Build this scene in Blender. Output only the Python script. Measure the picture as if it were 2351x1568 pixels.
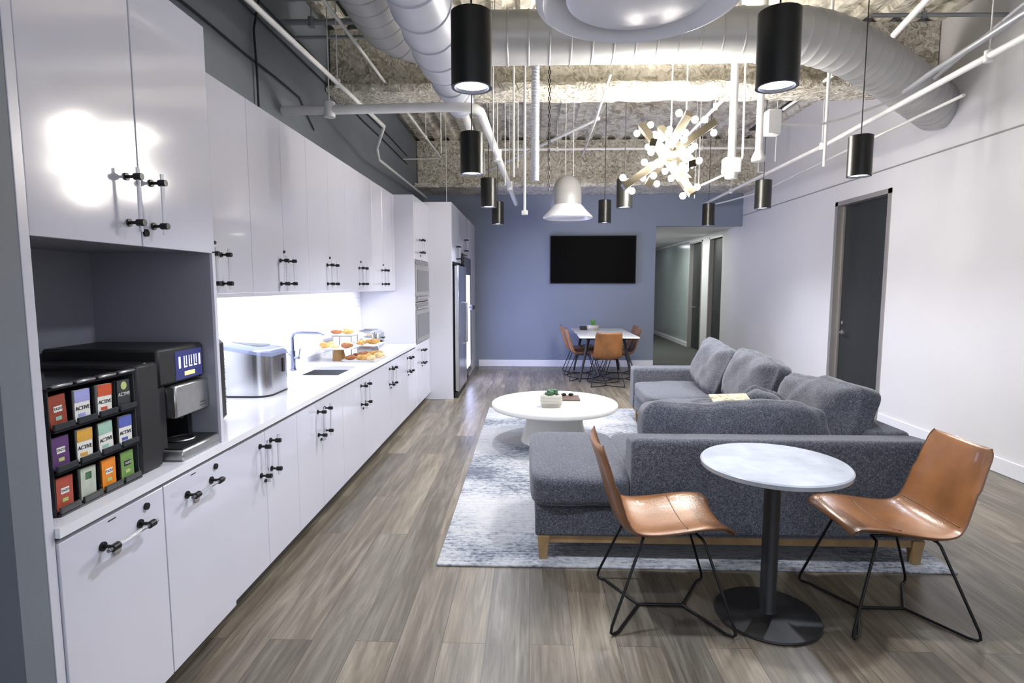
import bpy, math, random
from mathutils import Vector, Matrix
random.seed(7)
for o in list(bpy.data.objects): bpy.data.objects.remove(o)
S = bpy.context.scene
COL = S.collection
R = math.radians

# ---------------------------------------------------------------- camera, world, light, exposure
cd = bpy.data.cameras.new('camera'); cam = bpy.data.objects.new('camera', cd); COL.objects.link(cam)
cd.sensor_width = 36.0; cd.lens = 36.0 * 1310 / 2351; cd.clip_start = 0.05
cam.location = (0, 0, 1.55); cam.rotation_euler = (R(90 - 5.7), 0, R(1.85))
S.camera = cam
S.view_settings.view_transform = 'Standard'; S.view_settings.look = 'None'
S.view_settings.gamma = 1; S.view_settings.use_curve_mapping = False
S.view_settings.exposure = -0.18
w = bpy.data.worlds.new('world'); S.world = w; w.use_nodes = True
w.node_tree.nodes['Background'].inputs[0].default_value = (0.80, 0.85, 1.0, 1)
w.node_tree.nodes['Background'].inputs[1].default_value = .7

def area(name, loc, rot, sx, sy, power, col=(1, 1, 1), spread=180):
    l = bpy.data.lights.new(name, 'AREA'); l.shape = 'RECTANGLE'; l.size = sx; l.size_y = sy
    l.energy = power; l.color = col; l.spread = R(spread)
    o = bpy.data.objects.new(name, l); COL.objects.link(o); o.location = loc; o.rotation_euler = rot
    return o
def spot(name, loc, power, angle=75, blend=.6, col=(.8, .86, 1), rad=.05, rot=(0, 0, 0)):
    l = bpy.data.lights.new(name, 'SPOT'); l.energy = power; l.spot_size = R(angle); l.spot_blend = blend
    l.color = col; l.shadow_soft_size = rad
    o = bpy.data.objects.new(name, l); COL.objects.link(o); o.location = loc; o.rotation_euler = rot
    return o
# added cool fill light behind the camera, not a window of the room
area('rear_fill', (1.0, -2.6, 2.0), (R(90), 0, 0), 5.0, 2.6, 70, (.82, .87, 1))
# under-cabinet strips: hidden behind the cabinets' front lip
area('undercabinet_light', (-1.70, 4.4, 1.488), (0, R(38), 0), .05, 3.9, 19, (.86, .89, 1), 130)
# the cooler's lit glass pane, flush with its door
area('cooler_lamp', (-.999, 9.13, .96), (0, R(-90), 0), 1.46, .76, 30, (.42, .48, 1))
# corridor lamp
area('corridor_light', (3.1, 13.5, 2.636), (0, 0, 0), .5, 2.5, 60, (.95, 1, .95))

# ---------------------------------------------------------------- materials
M = {}
def mat(name, col, rough=.5, metal=0., var=.06, scale=8., bump=0., bscale=60., emit=0., ecol=None, coat=0., stretch=(1, 1, 1), trans=0., ior=1.45, spec=.5, alpha=1.):
    m = bpy.data.materials.new(name); m.use_nodes = True; nt = m.node_tree; b = nt.nodes['Principled BSDF']
    tc = nt.nodes.new('ShaderNodeTexCoord'); mp = nt.nodes.new('ShaderNodeMapping'); mp.inputs['Scale'].default_value = stretch
    nt.links.new(tc.outputs['Object'], mp.inputs[0])
    n = nt.nodes.new('ShaderNodeTexNoise'); n.inputs['Scale'].default_value = scale; n.inputs['Detail'].default_value = 5
    nt.links.new(mp.outputs[0], n.inputs['Vector'])
    r = nt.nodes.new('ShaderNodeValToRGB')
    lo = [max(0, c * (1 - var)) for c in col]; hi = [min(1, c * (1 + var)) for c in col]
    r.color_ramp.elements[0].color = (*lo, 1); r.color_ramp.elements[1].color = (*hi, 1)
    r.color_ramp.elements[0].position = .3; r.color_ramp.elements[1].position = .7
    nt.links.new(n.outputs['Fac'], r.inputs[0]); nt.links.new(r.outputs[0], b.inputs['Base Color'])
    b.inputs['Roughness'].default_value = rough; b.inputs['Metallic'].default_value = metal
    b.inputs['Coat Weight'].default_value = coat; b.inputs['Coat Roughness'].default_value = .05
    b.inputs['Specular IOR Level'].default_value = spec
    if trans: b.inputs['Transmission Weight'].default_value = trans; b.inputs['IOR'].default_value = ior
    if alpha < 1: b.inputs['Alpha'].default_value = alpha
    if emit:
        b.inputs['Emission Color'].default_value = (*(ecol or col), 1); b.inputs['Emission Strength'].default_value = emit
    if bump:
        n2 = nt.nodes.new('ShaderNodeTexNoise'); n2.inputs['Scale'].default_value = bscale; n2.inputs['Detail'].default_value = 4
        nt.links.new(mp.outputs[0], n2.inputs['Vector'])
        bp = nt.nodes.new('ShaderNodeBump'); bp.inputs['Strength'].default_value = bump; bp.inputs['Distance'].default_value = .01
        nt.links.new(n2.outputs['Fac'], bp.inputs['Height']); nt.links.new(bp.outputs[0], b.inputs['Normal'])
    M[name] = m; return m
mat('gloss_white', (.62, .62, .70), .12, 0, .01, 2, coat=.3)
mat('panel_white', (.62, .62, .69), .25, 0, .01, 2)
mat('niche_grey', (.29, .295, .34), .35, 0, .02, 2)
mat('toe_dark', (.05, .045, .04), .6)
mat('gap_shade', (.13, .10, .08), .6, 0, .2, 20, stretch=(1, .2, 1))  # dark tone stands in for the shade under the counter edge
mat('quartz', (.80, .80, .84), .12, 0, .03, 3, coat=.2)
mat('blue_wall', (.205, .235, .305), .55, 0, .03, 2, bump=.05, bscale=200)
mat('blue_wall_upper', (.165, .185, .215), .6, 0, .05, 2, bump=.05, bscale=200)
mat('navy_wall', (.05, .07, .11), .5, 0, .05, 2)
mat('white_wall', (.70, .69, .70), .6, 0, .015, 1.5, bump=.03, bscale=250)
mat('trim_white', (.76, .76, .80), .35, 0, .01)
mat('black', (.012, .012, .013), .5, 0, .1)
mat('black_gloss', (.008, .008, .009), .12, 0, .1)
mat('black_metal', (.02, .02, .021), .4, .6, .1)
mat('pendant_black', (.018, .018, .016), .33, .4, .1)
mat('bronze', (.10, .085, .06), .35, .8, .1)
mat('steel', (.62, .63, .66), .22, 1, .06, 3, stretch=(1, 1, .1))
mat('brushed', (.55, .55, .55), .33, 1, .06, 40, stretch=(.05, 1, 1))
mat('chrome', (.75, .77, .82), .08, 1, .02)
mat('chrome_dark_reflect', (.30, .33, .46), .12, 1, .05)  # chrome with the dark room's reflection put into its colour
mat('oven_steel', (.40, .39, .38), .3, .7, .03)
mat('oven_glass', (.09, .09, .095), .15, 0, .05)
mat('acrylic', (.93, .94, .97), .05, 0, .0, trans=.9, ior=1.45)
mat('glass_clear', (.9, .93, .95), .03, 0, 0, trans=.95)
mat('smoke_plastic', (.06, .065, .07), .15, 0, .1, trans=.35)
mat('duct', (.46, .46, .455), .38, .25, .04, 4, bump=.04, bscale=8)
mat('diffuser_white', (.86, .87, .93), .3, 0, .01)
mat('duct_silver', (.55, .57, .64), .35, .15, .05, 4, bump=.05, bscale=8)
mat('pipe_white', (.76, .75, .73), .4, 0, .05, 10)
mat('pipe_grey', (.30, .31, .33), .4, .2, .05, 10)
mat('steel_flute', (.36, .355, .35), .5, .3, .3, 6, bump=.3, bscale=12)
mat('tan_leather', (.235, .098, .033), .3, 0, .30, 5, bump=.12, bscale=150, coat=.15)
mat('leather_seam', (.16, .07, .03), .4)
mat('oak', (.30, .19, .085), .5, 0, .25, 10, stretch=(1, 1, .15), bump=.1)
mat('marble', (.45, .47, .51), .2, 0, .16, 6, coat=.2)
mat('table_white', (.72, .71, .68), .3, 0, .015)
mat('lens', (.9, .93, 1), .4, 0, 0, emit=9, ecol=(.72, .78, 1))
mat('bulb', (1, 1, 1), .3, 0, 0, emit=330, ecol=(1, .95, .88))
mat('led', (1, 1, 1), .3, 0, 0, emit=10, ecol=(.9, .93, 1))
mat('cooler_lit', (1, 1, 1), .3, 0, 0, emit=4, ecol=(.80, .85, 1))
mat('screen_blue', (.02, .02, .08), .15, 0, .1, emit=.35, ecol=(.10, .12, .45))
mat('screen_white', (.9, .9, 1), .4, 0, 0, emit=.8, ecol=(.85, .87, 1))
mat('screen_yellow', (.9, .75, .3), .4, 0, 0, emit=.6, ecol=(1, .8, .35))
mat('tv_black', (.0015, .0015, .0015), .5, 0, 0, spec=.05)
mat('pastry', (.50, .27, .07), .6, 0, .45, 30, bump=.5, bscale=60)
mat('pastry_pale', (.68, .52, .26), .6, 0, .35, 30, bump=.5, bscale=60)
mat('pastry_dark', (.30, .11, .035), .6, 0, .35, 30, bump=.5, bscale=60)
mat('wood_block', (.34, .18, .05), .5, 0, .25, 15, stretch=(1, 1, .2))
mat('ceramic', (.82, .82, .84), .2)
mat('stone_pot', (.42, .40, .35), .6, 0, .35, 18, stretch=(.2, .2, 2.5))
mat('leaf', (.06, .14, .07), .5, 0, .5, 30)
mat('leaf_bright', (.10, .28, .05), .5, 0, .4, 30)
mat('paper', (.78, .76, .72), .6, 0, .03)
mat('gold_paper', (.55, .47, .30), .5, 0, .6, 40)
mat('dark_wood', (.10, .06, .04), .5, 0, .3, 15)
mat('frosted_glass', (.42, .48, .47), .18, 0, .06, 1.2)
mat('charcoal_door', (.022, .025, .025), .5, 0, .25, 3, stretch=(1, 1, .1))
mat('frame_grey', (.42, .40, .385), .35, .5, .03)
mat('carpet_green', (.065, .07, .066), .9, 0, .2, 60)
mat('ice_lid', (.30, .34, .52), .1, .3, .05)
mat('grommet', (.35, .33, .30), .5, .3, .2, 60)
mat('tile_grout', (.7, .7, .74), .5)
for nm, c in dict(tea_rust=(.32, .06, .03), tea_lilac=(.36, .38, .72), tea_red=(.60, .09, .03), tea_black=(.035, .04, .04), tea_purple=(.12, .05, .17),
                  tea_amber=(.70, .38, .06), tea_mint=(.35, .56, .45), tea_blue=(.10, .13, .45), tea_brick=(.42, .08, .05), tea_sage=(.50, .54, .45),
                  tea_orange=(.80, .25, .02), tea_green=(.16, .30, .08), tea_lime=(.5, .55, .2)).items():
    mat(nm, c, .35, 0, .12, 40)

def nodes_mat(name):
    m = bpy.data.materials.new(name); m.use_nodes = True; M[name] = m
    nt = m.node_tree; return m, nt, nt.nodes['Principled BSDF'], lambda t: nt.nodes.new(t), nt.links.new
def ramp(N, stops):
    r = N('ShaderNodeValToRGB'); e = r.color_ramp.elements
    while len(e) < len(stops): e.new(.5)
    for i, (p, c) in enumerate(stops): e[i].position = p; e[i].color = (*c, 1)
    return r
# plank floor
m, nt, b, N, L = nodes_mat('floor_planks')
tc = N('ShaderNodeTexCoord'); mp = N('ShaderNodeMapping'); mp.inputs['Rotation'].default_value = (0, 0, R(90))
L(tc.outputs['Object'], mp.inputs[0])
br = N('ShaderNodeTexBrick'); L(mp.outputs[0], br.inputs['Vector'])
br.inputs['Color1'].default_value = (0, 0, 0, 1); br.inputs['Color2'].default_value = (1, 1, 1, 1); br.inputs['Mortar'].default_value = (.5, .5, .5, 1)
br.inputs['Scale'].default_value = 1; br.inputs['Mortar Size'].default_value = .0018; br.inputs['Brick Width'].default_value = 1.7; br.inputs['Row Height'].default_value = .19
br.offset = .37; br.inputs['Bias'].default_value = 0
mp2 = N('ShaderNodeMapping'); mp2.inputs['Scale'].default_value = (9, .7, 1); L(tc.outputs['Object'], mp2.inputs[0])
ad = N('ShaderNodeVectorMath'); ad.operation = 'ADD'; L(mp2.outputs[0], ad.inputs[0])
sc = N('ShaderNodeVectorMath'); sc.operation = 'SCALE'; sc.inputs['Scale'].default_value = 13; L(br.outputs['Color'], sc.inputs[0]); L(sc.outputs[0], ad.inputs[1])
n1 = N('ShaderNodeTexNoise'); n1.inputs['Scale'].default_value = 1.2; n1.inputs['Detail'].default_value = 9; n1.inputs['Roughness'].default_value = .62; n1.inputs['Distortion'].default_value = 1.6; L(ad.outputs[0], n1.inputs['Vector'])
rp = ramp(N, [(.28, (.085, .069, .05)), (.5, (.165, .142, .108)), (.72, (.27, .238, .19))]); L(n1.outputs['Fac'], rp.inputs[0])
mp3 = N('ShaderNodeMapping'); mp3.inputs['Scale'].default_value = (60, 2.5, 1); L(tc.outputs['Object'], mp3.inputs[0])
n3 = N('ShaderNodeTexNoise'); n3.inputs['Scale'].default_value = 1.5; n3.inputs['Detail'].default_value = 5; L(mp3.outputs[0], n3.inputs['Vector'])
mxg = N('ShaderNodeMix'); mxg.data_type = 'RGBA'; mxg.blend_type = 'MULTIPLY'; mxg.inputs[0].default_value = .7
rg = ramp(N, [(.3, (.62, .62, .62)), (.6, (1.08, 1.08, 1.08))]); L(n3.outputs['Fac'], rg.inputs[0]); L(rp.outputs[0], mxg.inputs[6]); L(rg.outputs[0], mxg.inputs[7])
tint = ramp(N, [(0, (.74, .75, .77)), (1, (1.18, 1.14, 1.06))]); L(br.outputs['Color'], tint.inputs[0])
mx = N('ShaderNodeMix'); mx.data_type = 'RGBA'; mx.blend_type = 'MULTIPLY'; mx.inputs[0].default_value = 1; L(mxg.outputs[2], mx.inputs[6]); L(tint.outputs[0], mx.inputs[7])
mx2 = N('ShaderNodeMix'); mx2.data_type = 'RGBA'; L(br.outputs['Fac'], mx2.inputs[0]); L(mx.outputs[2], mx2.inputs[6]); mx2.inputs[7].default_value = (.075, .062, .048, 1)
L(mx2.outputs[2], b.inputs['Base Color']); b.inputs['Roughness'].default_value = .33
bp = N('ShaderNodeBump'); bp.inputs['Strength'].default_value = .12; bp.inputs['Distance'].default_value = .004; L(n3.outputs['Fac'], bp.inputs['Height']); L(bp.outputs[0], b.inputs['Normal'])
# distressed rug
m, nt, b, N, L = nodes_mat('rug_weave')
tc = N('ShaderNodeTexCoord'); mp = N('ShaderNodeMapping'); mp.inputs['Scale'].default_value = (1., 1.35, 1); L(tc.outputs['Object'], mp.inputs[0])
n1 = N('ShaderNodeTexNoise'); n1.inputs['Scale'].default_value = 1.1; n1.inputs['Detail'].default_value = 2; L(mp.outputs[0], n1.inputs['Vector'])
n2 = N('ShaderNodeTexNoise'); n2.inputs['Scale'].default_value = 26; n2.inputs['Detail'].default_value = 8; n2.inputs['Roughness'].default_value = .8; L(mp.outputs[0], n2.inputs['Vector'])
mp2 = N('ShaderNodeMapping'); mp2.inputs['Scale'].default_value = (3, 45, 1); L(tc.outputs['Object'], mp2.inputs[0])
n3 = N('ShaderNodeTexNoise'); n3.inputs['Scale'].default_value = 1.5; n3.inputs['Detail'].default_value = 4; L(mp2.outputs[0], n3.inputs['Vector'])
a1 = N('ShaderNodeMath'); a1.operation = 'MULTIPLY_ADD'; L(n1.outputs['Fac'], a1.inputs[0]); a1.inputs[1].default_value = 1.25; a1.inputs[2].default_value = -.76
a2 = N('ShaderNodeMath'); a2.operation = 'MULTIPLY_ADD'; L(n2.outputs['Fac'], a2.inputs[0]); a2.inputs[1].default_value = 1.35; L(a1.outputs[0], a2.inputs[2])
a3 = N('ShaderNodeMath'); a3.operation = 'MULTIPLY_ADD'; L(n3.outputs['Fac'], a3.inputs[0]); a3.inputs[1].default_value = .5; L(a2.outputs[0], a3.inputs[2])
rp = ramp(N, [(.52, (.46, .455, .45)), (.74, (.38, .385, .395)), (.88, (.25, .265, .29)), (1.02 - .02, (.09, .10, .13))]); L(a3.outputs[0], rp.inputs[0]); L(rp.outputs[0], b.inputs['Base Color'])
b.inputs['Roughness'].default_value = .85
bp = N('ShaderNodeBump'); bp.inputs['Strength'].default_value = .4; bp.inputs['Distance'].default_value = .006; L(n3.outputs['Fac'], bp.inputs['Height']); L(bp.outputs[0], b.inputs['Normal'])
# tweed
m, nt, b, N, L = nodes_mat('tweed')
tc = N('ShaderNodeTexCoord')
n2 = N('ShaderNodeTexNoise'); n2.inputs['Scale'].default_value = 260; n2.inputs['Detail'].default_value = 3; L(tc.outputs['Object'], n2.inputs['Vector'])
n1 = N('ShaderNodeTexNoise'); n1.inputs['Scale'].default_value = 90; n1.inputs['Detail'].default_value = 3; L(tc.outputs['Object'], n1.inputs['Vector'])
a2 = N('ShaderNodeMath'); a2.operation = 'MULTIPLY_ADD'; L(n2.outputs['Fac'], a2.inputs[0]); a2.inputs[1].default_value = .7; 
a1 = N('ShaderNodeMath'); a1.operation = 'MULTIPLY'; L(n1.outputs['Fac'], a1.inputs[0]); a1.inputs[1].default_value = .3; L(a1.outputs[0], a2.inputs[2])
rp = ramp(N, [(.36, (.020, .023, .032)), (.5, (.066, .071, .088)), (.64, (.18, .185, .205))]); L(a2.outputs[0], rp.inputs[0]); L(rp.outputs[0], b.inputs['Base Color'])
b.inputs['Roughness'].default_value = .9; b.inputs['Sheen Weight'].default_value = .25; b.inputs['Specular IOR Level'].default_value = .2
bp = N('ShaderNodeBump'); bp.inputs['Strength'].default_value = .5; bp.inputs['Distance'].default_value = .004; L(a2.outputs[0], bp.inputs['Height']); L(bp.outputs[0], b.inputs['Normal'])
# sprayed fireproofing
def spray(name, lo, hi, bs=.9, scl=22):
    m, nt, b, N, L = nodes_mat(name)
    tc = N('ShaderNodeTexCoord')
    v = N('ShaderNodeTexNoise'); v.inputs['Scale'].default_value = scl; v.inputs['Detail'].default_value = 5; v.inputs['Distortion'].default_value = 1.2; L(tc.outputs['Object'], v.inputs['Vector'])
    n = N('ShaderNodeTexNoise'); n.inputs['Scale'].default_value = 2.2; n.inputs['Detail'].default_value = 5; L(tc.outputs['Object'], n.inputs['Vector'])
    a = N('ShaderNodeMath'); a.operation = 'MULTIPLY_ADD'; L(v.outputs['Fac'], a.inputs[0]); a.inputs[1].default_value = .75
    c = N('ShaderNodeMath'); c.operation = 'MULTIPLY'; L(n.outputs['Fac'], c.inputs[0]); c.inputs[1].default_value = .3; L(c.outputs[0], a.inputs[2])
    rp = ramp(N, [(.38, lo), (.6, hi)]); L(a.outputs[0], rp.inputs[0]); L(rp.outputs[0], b.inputs['Base Color'])
    b.inputs['Roughness'].default_value = .95
    bp = N('ShaderNodeBump'); bp.inputs['Strength'].default_value = bs; bp.inputs['Distance'].default_value = .05; L(v.outputs['Fac'], bp.inputs['Height']); L(bp.outputs[0], b.inputs['Normal'])
spray('fireproofing', (.34, .30, .23), (.84, .80, .70), 1.0, 18)
spray('deck', (.34, .30, .23), (.80, .76, .66), .7, 7)
# subway tiles on the backsplash (wall plane y-z)
m, nt, b, N, L = nodes_mat('subway_tile')
tc = N('ShaderNodeTexCoord'); sx = N('ShaderNodeSeparateXYZ'); cx = N('ShaderNodeCombineXYZ'); L(tc.outputs['Object'], sx.inputs[0]); L(sx.outputs[1], cx.inputs[0]); L(sx.outputs[2], cx.inputs[1])
br = N('ShaderNodeTexBrick'); L(cx.outputs[0], br.inputs['Vector']); br.inputs['Scale'].default_value = 1; br.inputs['Brick Width'].default_value = .4; br.inputs['Row Height'].default_value = .1; br.inputs['Mortar Size'].default_value = .003
br.inputs['Color1'].default_value = (.78, .79, .83, 1); br.inputs['Color2'].default_value = (.74, .75, .80, 1); br.inputs['Mortar'].default_value = (.5, .5, .56, 1)
L(br.outputs['Color'], b.inputs['Base Color']); b.inputs['Roughness'].default_value = .15

# ---------------------------------------------------------------- mesh builder
class MB:
    def __init__(s): s.v = []; s.f = []
    def add(s, vs, fs):
        k = len(s.v); s.v += [tuple(p) for p in vs]; s.f += [tuple(i + k for i in f) for f in fs]; return s
    def box(s, a, b, c=.0):
        x0, y0, z0 = [min(p, q) for p, q in zip(a, b)]; x1, y1, z1 = [max(p, q) for p, q in zip(a, b)]
        if c <= 0:
            return s.add([(x0, y0, z0), (x1, y0, z0), (x1, y1, z0), (x0, y1, z0), (x0, y0, z1), (x1, y0, z1), (x1, y1, z1), (x0, y1, z1)],
                         [(0, 3, 2, 1), (4, 5, 6, 7), (0, 1, 5, 4), (1, 2, 6, 5), (2, 3, 7, 6), (3, 0, 4, 7)])
        c = min(c, (x1 - x0) / 2.01, (y1 - y0) / 2.01, (z1 - z0) / 2.01)
        # chamfered box: 24 verts
        vs = []; idx = {}
        for i, X in enumerate((x0, x1)):
            for j, Y in enumerate((y0, y1)):
                for k, Z in enumerate((z0, z1)):
                    sx, sy, sz = (1 if i == 0 else -1), (1 if j == 0 else -1), (1 if k == 0 else -1)
                    idx[i, j, k, 0] = len(vs); vs.append((X, Y + sy * c, Z + sz * c))
                    idx[i, j, k, 1] = len(vs); vs.append((X + sx * c, Y, Z + sz * c))
                    idx[i, j, k, 2] = len(vs); vs.append((X + sx * c, Y + sy * c, Z))
        fs = []
        g = lambda i, j, k, a: idx[i, j, k, a]
        for i in (0, 1):
            q = [g(i, 0, 0, 0), g(i, 1, 0, 0), g(i, 1, 1, 0), g(i, 0, 1, 0)]; fs.append(q if i else q[::-1])
            q = [g(0, i, 0, 1), g(1, i, 0, 1), g(1, i, 1, 1), g(0, i, 1, 1)]; fs.append(q[::-1] if i else q)
            q = [g(0, 0, i, 2), g(1, 0, i, 2), g(1, 1, i, 2), g(0, 1, i, 2)]; fs.append(q if i else q[::-1])
        for i in (0, 1):
            for j in (0, 1):
                q = [g(i, j, 0, 0), g(i, j, 1, 0), g(i, j, 1, 1), g(i, j, 0, 1)]; fs.append(q)
                q = [g(i, 0, j, 0), g(i, 1, j, 0), g(i, 1, j, 2), g(i, 0, j, 2)]; fs.append(q)
                q = [g(0, i, j, 1), g(1, i, j, 1), g(1, i, j, 2), g(0, i, j, 2)]; fs.append(q)
                for k in (0, 1): pass
        for i in (0, 1):
            for j in (0, 1):
                for k in (0, 1): fs.append([g(i, j, k, 0), g(i, j, k, 1), g(i, j, k, 2)])
        return s.add(vs, fs)
    def tube(s, path, r, n=12, cap=True):
        P = [Vector(p) for p in path]; rs = r if isinstance(r, (list, tuple)) else [r] * len(P)
        T = []
        for i in range(len(P)):
            a = P[max(i - 1, 0)]; b = P[min(i + 1, len(P) - 1)]; T.append((b - a).normalized())
        t = T[0]; u = t.orthogonal().normalized(); vs = []; fs = []
        for i, p in enumerate(P):
            if i: u = (u - T[i] * u.dot(T[i])).normalized()
            w_ = T[i].cross(u)
            k = 1.
            for j in range(n):
                a = 2 * math.pi * j / n; vs.append(p + (u * math.cos(a) + w_ * math.sin(a)) * rs[i])
        for i in range(len(P) - 1):
            for j in range(n):
                a = i * n + j; b_ = i * n + (j + 1) % n; fs.append((a, b_, b_ + n, a + n))
        if cap: fs.append(tuple(range(n))[::-1]); fs.append(tuple(range((len(P) - 1) * n, len(P) * n)))
        return s.add(vs, fs)
    def lathe(s, prof, c=(0, 0, 0), n=48):
        ring = prof[0] == prof[-1]
        vs = []; fs = []
        for r_, z in prof:
            for j in range(n):
                a = 2 * math.pi * j / n; vs.append((c[0] + r_ * math.cos(a), c[1] + r_ * math.sin(a), c[2] + z))
        for i in range(len(prof) - 1):
            for j in range(n):
                a = i * n + j; b_ = i * n + (j + 1) % n; fs.append((a, b_, b_ + n, a + n))
        if prof[0][0] > 1e-5 and not ring: fs.append(tuple(range(n))[::-1])
        if prof[-1][0] > 1e-5 and not ring: fs.append(tuple(range((len(prof) - 1) * n, len(prof) * n)))
        return s.add(vs, fs)
    def ball(s, c, r, nu=12, nv=8, sc=(1, 1, 1)):
        vs = [(c[0], c[1], c[2] - r * sc[2])]; fs = []
        for i in range(1, nv):
            a = -math.pi / 2 + math.pi * i / nv
            for j in range(nu):
                b_ = 2 * math.pi * j / nu; vs.append((c[0] + r * sc[0] * math.cos(a) * math.cos(b_), c[1] + r * sc[1] * math.cos(a) * math.sin(b_), c[2] + r * sc[2] * math.sin(a)))
        vs.append((c[0], c[1], c[2] + r * sc[2])); t = len(vs) - 1
        for j in range(nu):
            fs.append((0, 1 + (j + 1) % nu, 1 + j)); fs.append((t, t - nu + j, t - nu + (j + 1) % nu))
        for i in range(nv - 2):
            for j in range(nu):
                a = 1 + i * nu + j; b_ = 1 + i * nu + (j + 1) % nu; fs.append((a, b_, b_ + nu, a + nu))
        return s.add(vs, fs)
    def cushion(s, c, h, e=5, n=14, pillow=0., rot=None, crumple=0., seed=0):
        """rounded soft block, half sizes h; pillow>0 thins the rim of the thickness axis (y)"""
        rnd = random.Random(seed); ph = [rnd.uniform(0, 6.3) for _ in range(12)]
        vs = []; fs = []; key = {}
        def pt(p):
            L_ = (abs(p[0]) ** e + abs(p[1]) ** e + abs(p[2]) ** e) ** (1 / e)
            q = [p[0] / L_, p[1] / L_, p[2] / L_]
            if pillow: q[1] *= (1 - pillow * max(abs(p[0]), abs(p[2])) ** 3)
            x, y, z = q[0] * h[0], q[1] * h[1], q[2] * h[2]
            if crumple:
                d = crumple * (math.sin(9 * x + ph[0]) * math.sin(8 * z + ph[1]) + .6 * math.sin(17 * x + ph[2] + 5 * y) * math.sin(15 * z + ph[3]) + .35 * math.sin(31 * x + ph[4]) * math.sin(26 * z + 9 * y + ph[5]))
                x += d * q[0]; y += d * 1.3 * (q[1]); z += d * q[2] + crumple * .6 * math.sin(7 * x + ph[6])
            v = Vector((x, y, z))
            if rot: v = rot @ v
            return (v[0] + c[0], v[1] + c[1], v[2] + c[2])
        def vid(i, j, k):
            if (i, j, k) not in key:
                key[i, j, k] = len(vs); vs.append(pt((2 * i / n - 1, 2 * j / n - 1, 2 * k / n - 1)))
            return key[i, j, k]
        for i in range(n):
            for j in range(n):
                for sgn in (0, n):
                    q = [vid(sgn, i, j), vid(sgn, i + 1, j), vid(sgn, i + 1, j + 1), vid(sgn, i, j + 1)]; fs.append(q if sgn else q[::-1])
                    q = [vid(i, sgn, j), vid(i + 1, sgn, j), vid(i + 1, sgn, j + 1), vid(i, sgn, j + 1)]; fs.append(q[::-1] if sgn else q)
                    q = [vid(i, j, sgn), vid(i + 1, j, sgn), vid(i + 1, j + 1, sgn), vid(i, j + 1, sgn)]; fs.append(q if sgn else q[::-1])
        return s.add(vs, fs)
    def xf(s, mt): s.v = [tuple(mt @ Vector(p)) for p in s.v]; return s
def obj(name, mb, mt, parent=None, smooth=False, world=False, bevel=0.):
    """one mesh object; world=True: vertices are in room coordinates, parent sits somewhere else"""
    me = bpy.data.meshes.new(name)
    off = Vector((0, 0, 0))
    if parent is not None and world:
        p = parent
        while p is not None: off += p.location; p = p.parent
    me.from_pydata([tuple(Vector(v) - off) for v in mb.v], [], mb.f); me.validate(); me.update()
    import bmesh
    b = bmesh.new(); b.from_mesh(me); bmesh.ops.recalc_face_normals(b, faces=b.faces); b.to_mesh(me); b.free()
    o = bpy.data.objects.new(name, me); COL.objects.link(o); me.materials.append(M[mt])
    if parent is not None: o.parent = parent
    if smooth:
        for p in me.polygons: p.use_smooth = True
        me.set_sharp_from_angle(angle=R(38))
    if bevel:
        md = o.modifiers.new('bevel', 'BEVEL'); md.width = bevel; md.segments = 2; md.limit_method = 'ANGLE'
    return o
def tag(o, label, cat, group=None, kind=None):
    if label: o['label'] = label
    if cat: o['category'] = cat
    if group: o['group'] = group
    if kind: o['kind'] = kind
    return o
def thing(name, label, cat, loc=(0, 0, 0), rz=0., group=None):
    o = bpy.data.objects.new(name, None); o.empty_display_size = .1; COL.objects.link(o)
    o.location = loc; o.rotation_euler = (0, 0, rz); return tag(o, label, cat, group)
def struct(name, mb, mt, parent=None, smooth=False, bevel=0.):
    o = obj(name, mb, mt, parent, smooth, False, bevel)
    if parent is None: o['kind'] = 'structure'
    return o
def kids(o): return [c for c in bpy.data.objects if c.parent == o]
def dup(o, loc=None, rz=None, label=None, parent=None):
    c = o.copy(); COL.objects.link(c)
    if parent is not None: c.parent = parent
    if loc is not None: c.location = loc
    if rz is not None: c.rotation_euler = (0, 0, rz)
    if label: c['label'] = label
    for k in kids(o): dup(k, parent=c)
    return c
def text_mesh(name, txt, size, mt, parent, mtx, ext=.0006):
    cu = bpy.data.curves.new(name, 'FONT'); cu.body = txt; cu.size = size; cu.align_x = 'CENTER'; cu.align_y = 'CENTER'; cu.extrude = ext
    t = bpy.data.objects.new(name + '_tmp', cu); COL.objects.link(t)
    me = bpy.data.meshes.new_from_object(t.evaluated_get(bpy.context.evaluated_depsgraph_get()))
    bpy.data.objects.remove(t); me.transform(mtx)
    o = bpy.data.objects.new(name, me); COL.objects.link(o); me.materials.clear(); me.materials.append(M[mt]); o.parent = parent
    return o
FACE_X = Matrix(((0, 0, 1, 0), (1, 0, 0, 0), (0, 1, 0, 0), (0, 0, 0, 1)))   # text plane facing +x, running +y

# ---------------------------------------------------------------- the room
WX, RX, YB, ZC = -1.99, 3.88, 10.75, 4.03
struct('floor', MB().box((-4, -3, -.1), (4.1, YB + .12, 0)), 'floor_planks')
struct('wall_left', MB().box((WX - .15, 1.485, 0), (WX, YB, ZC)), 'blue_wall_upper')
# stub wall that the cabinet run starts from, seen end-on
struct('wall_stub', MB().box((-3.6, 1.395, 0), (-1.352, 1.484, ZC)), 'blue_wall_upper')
struct('wall_front_left', MB().box((-2.55, -3, 0), (-2.45, 1.39, ZC)), 'navy_wall')
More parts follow.
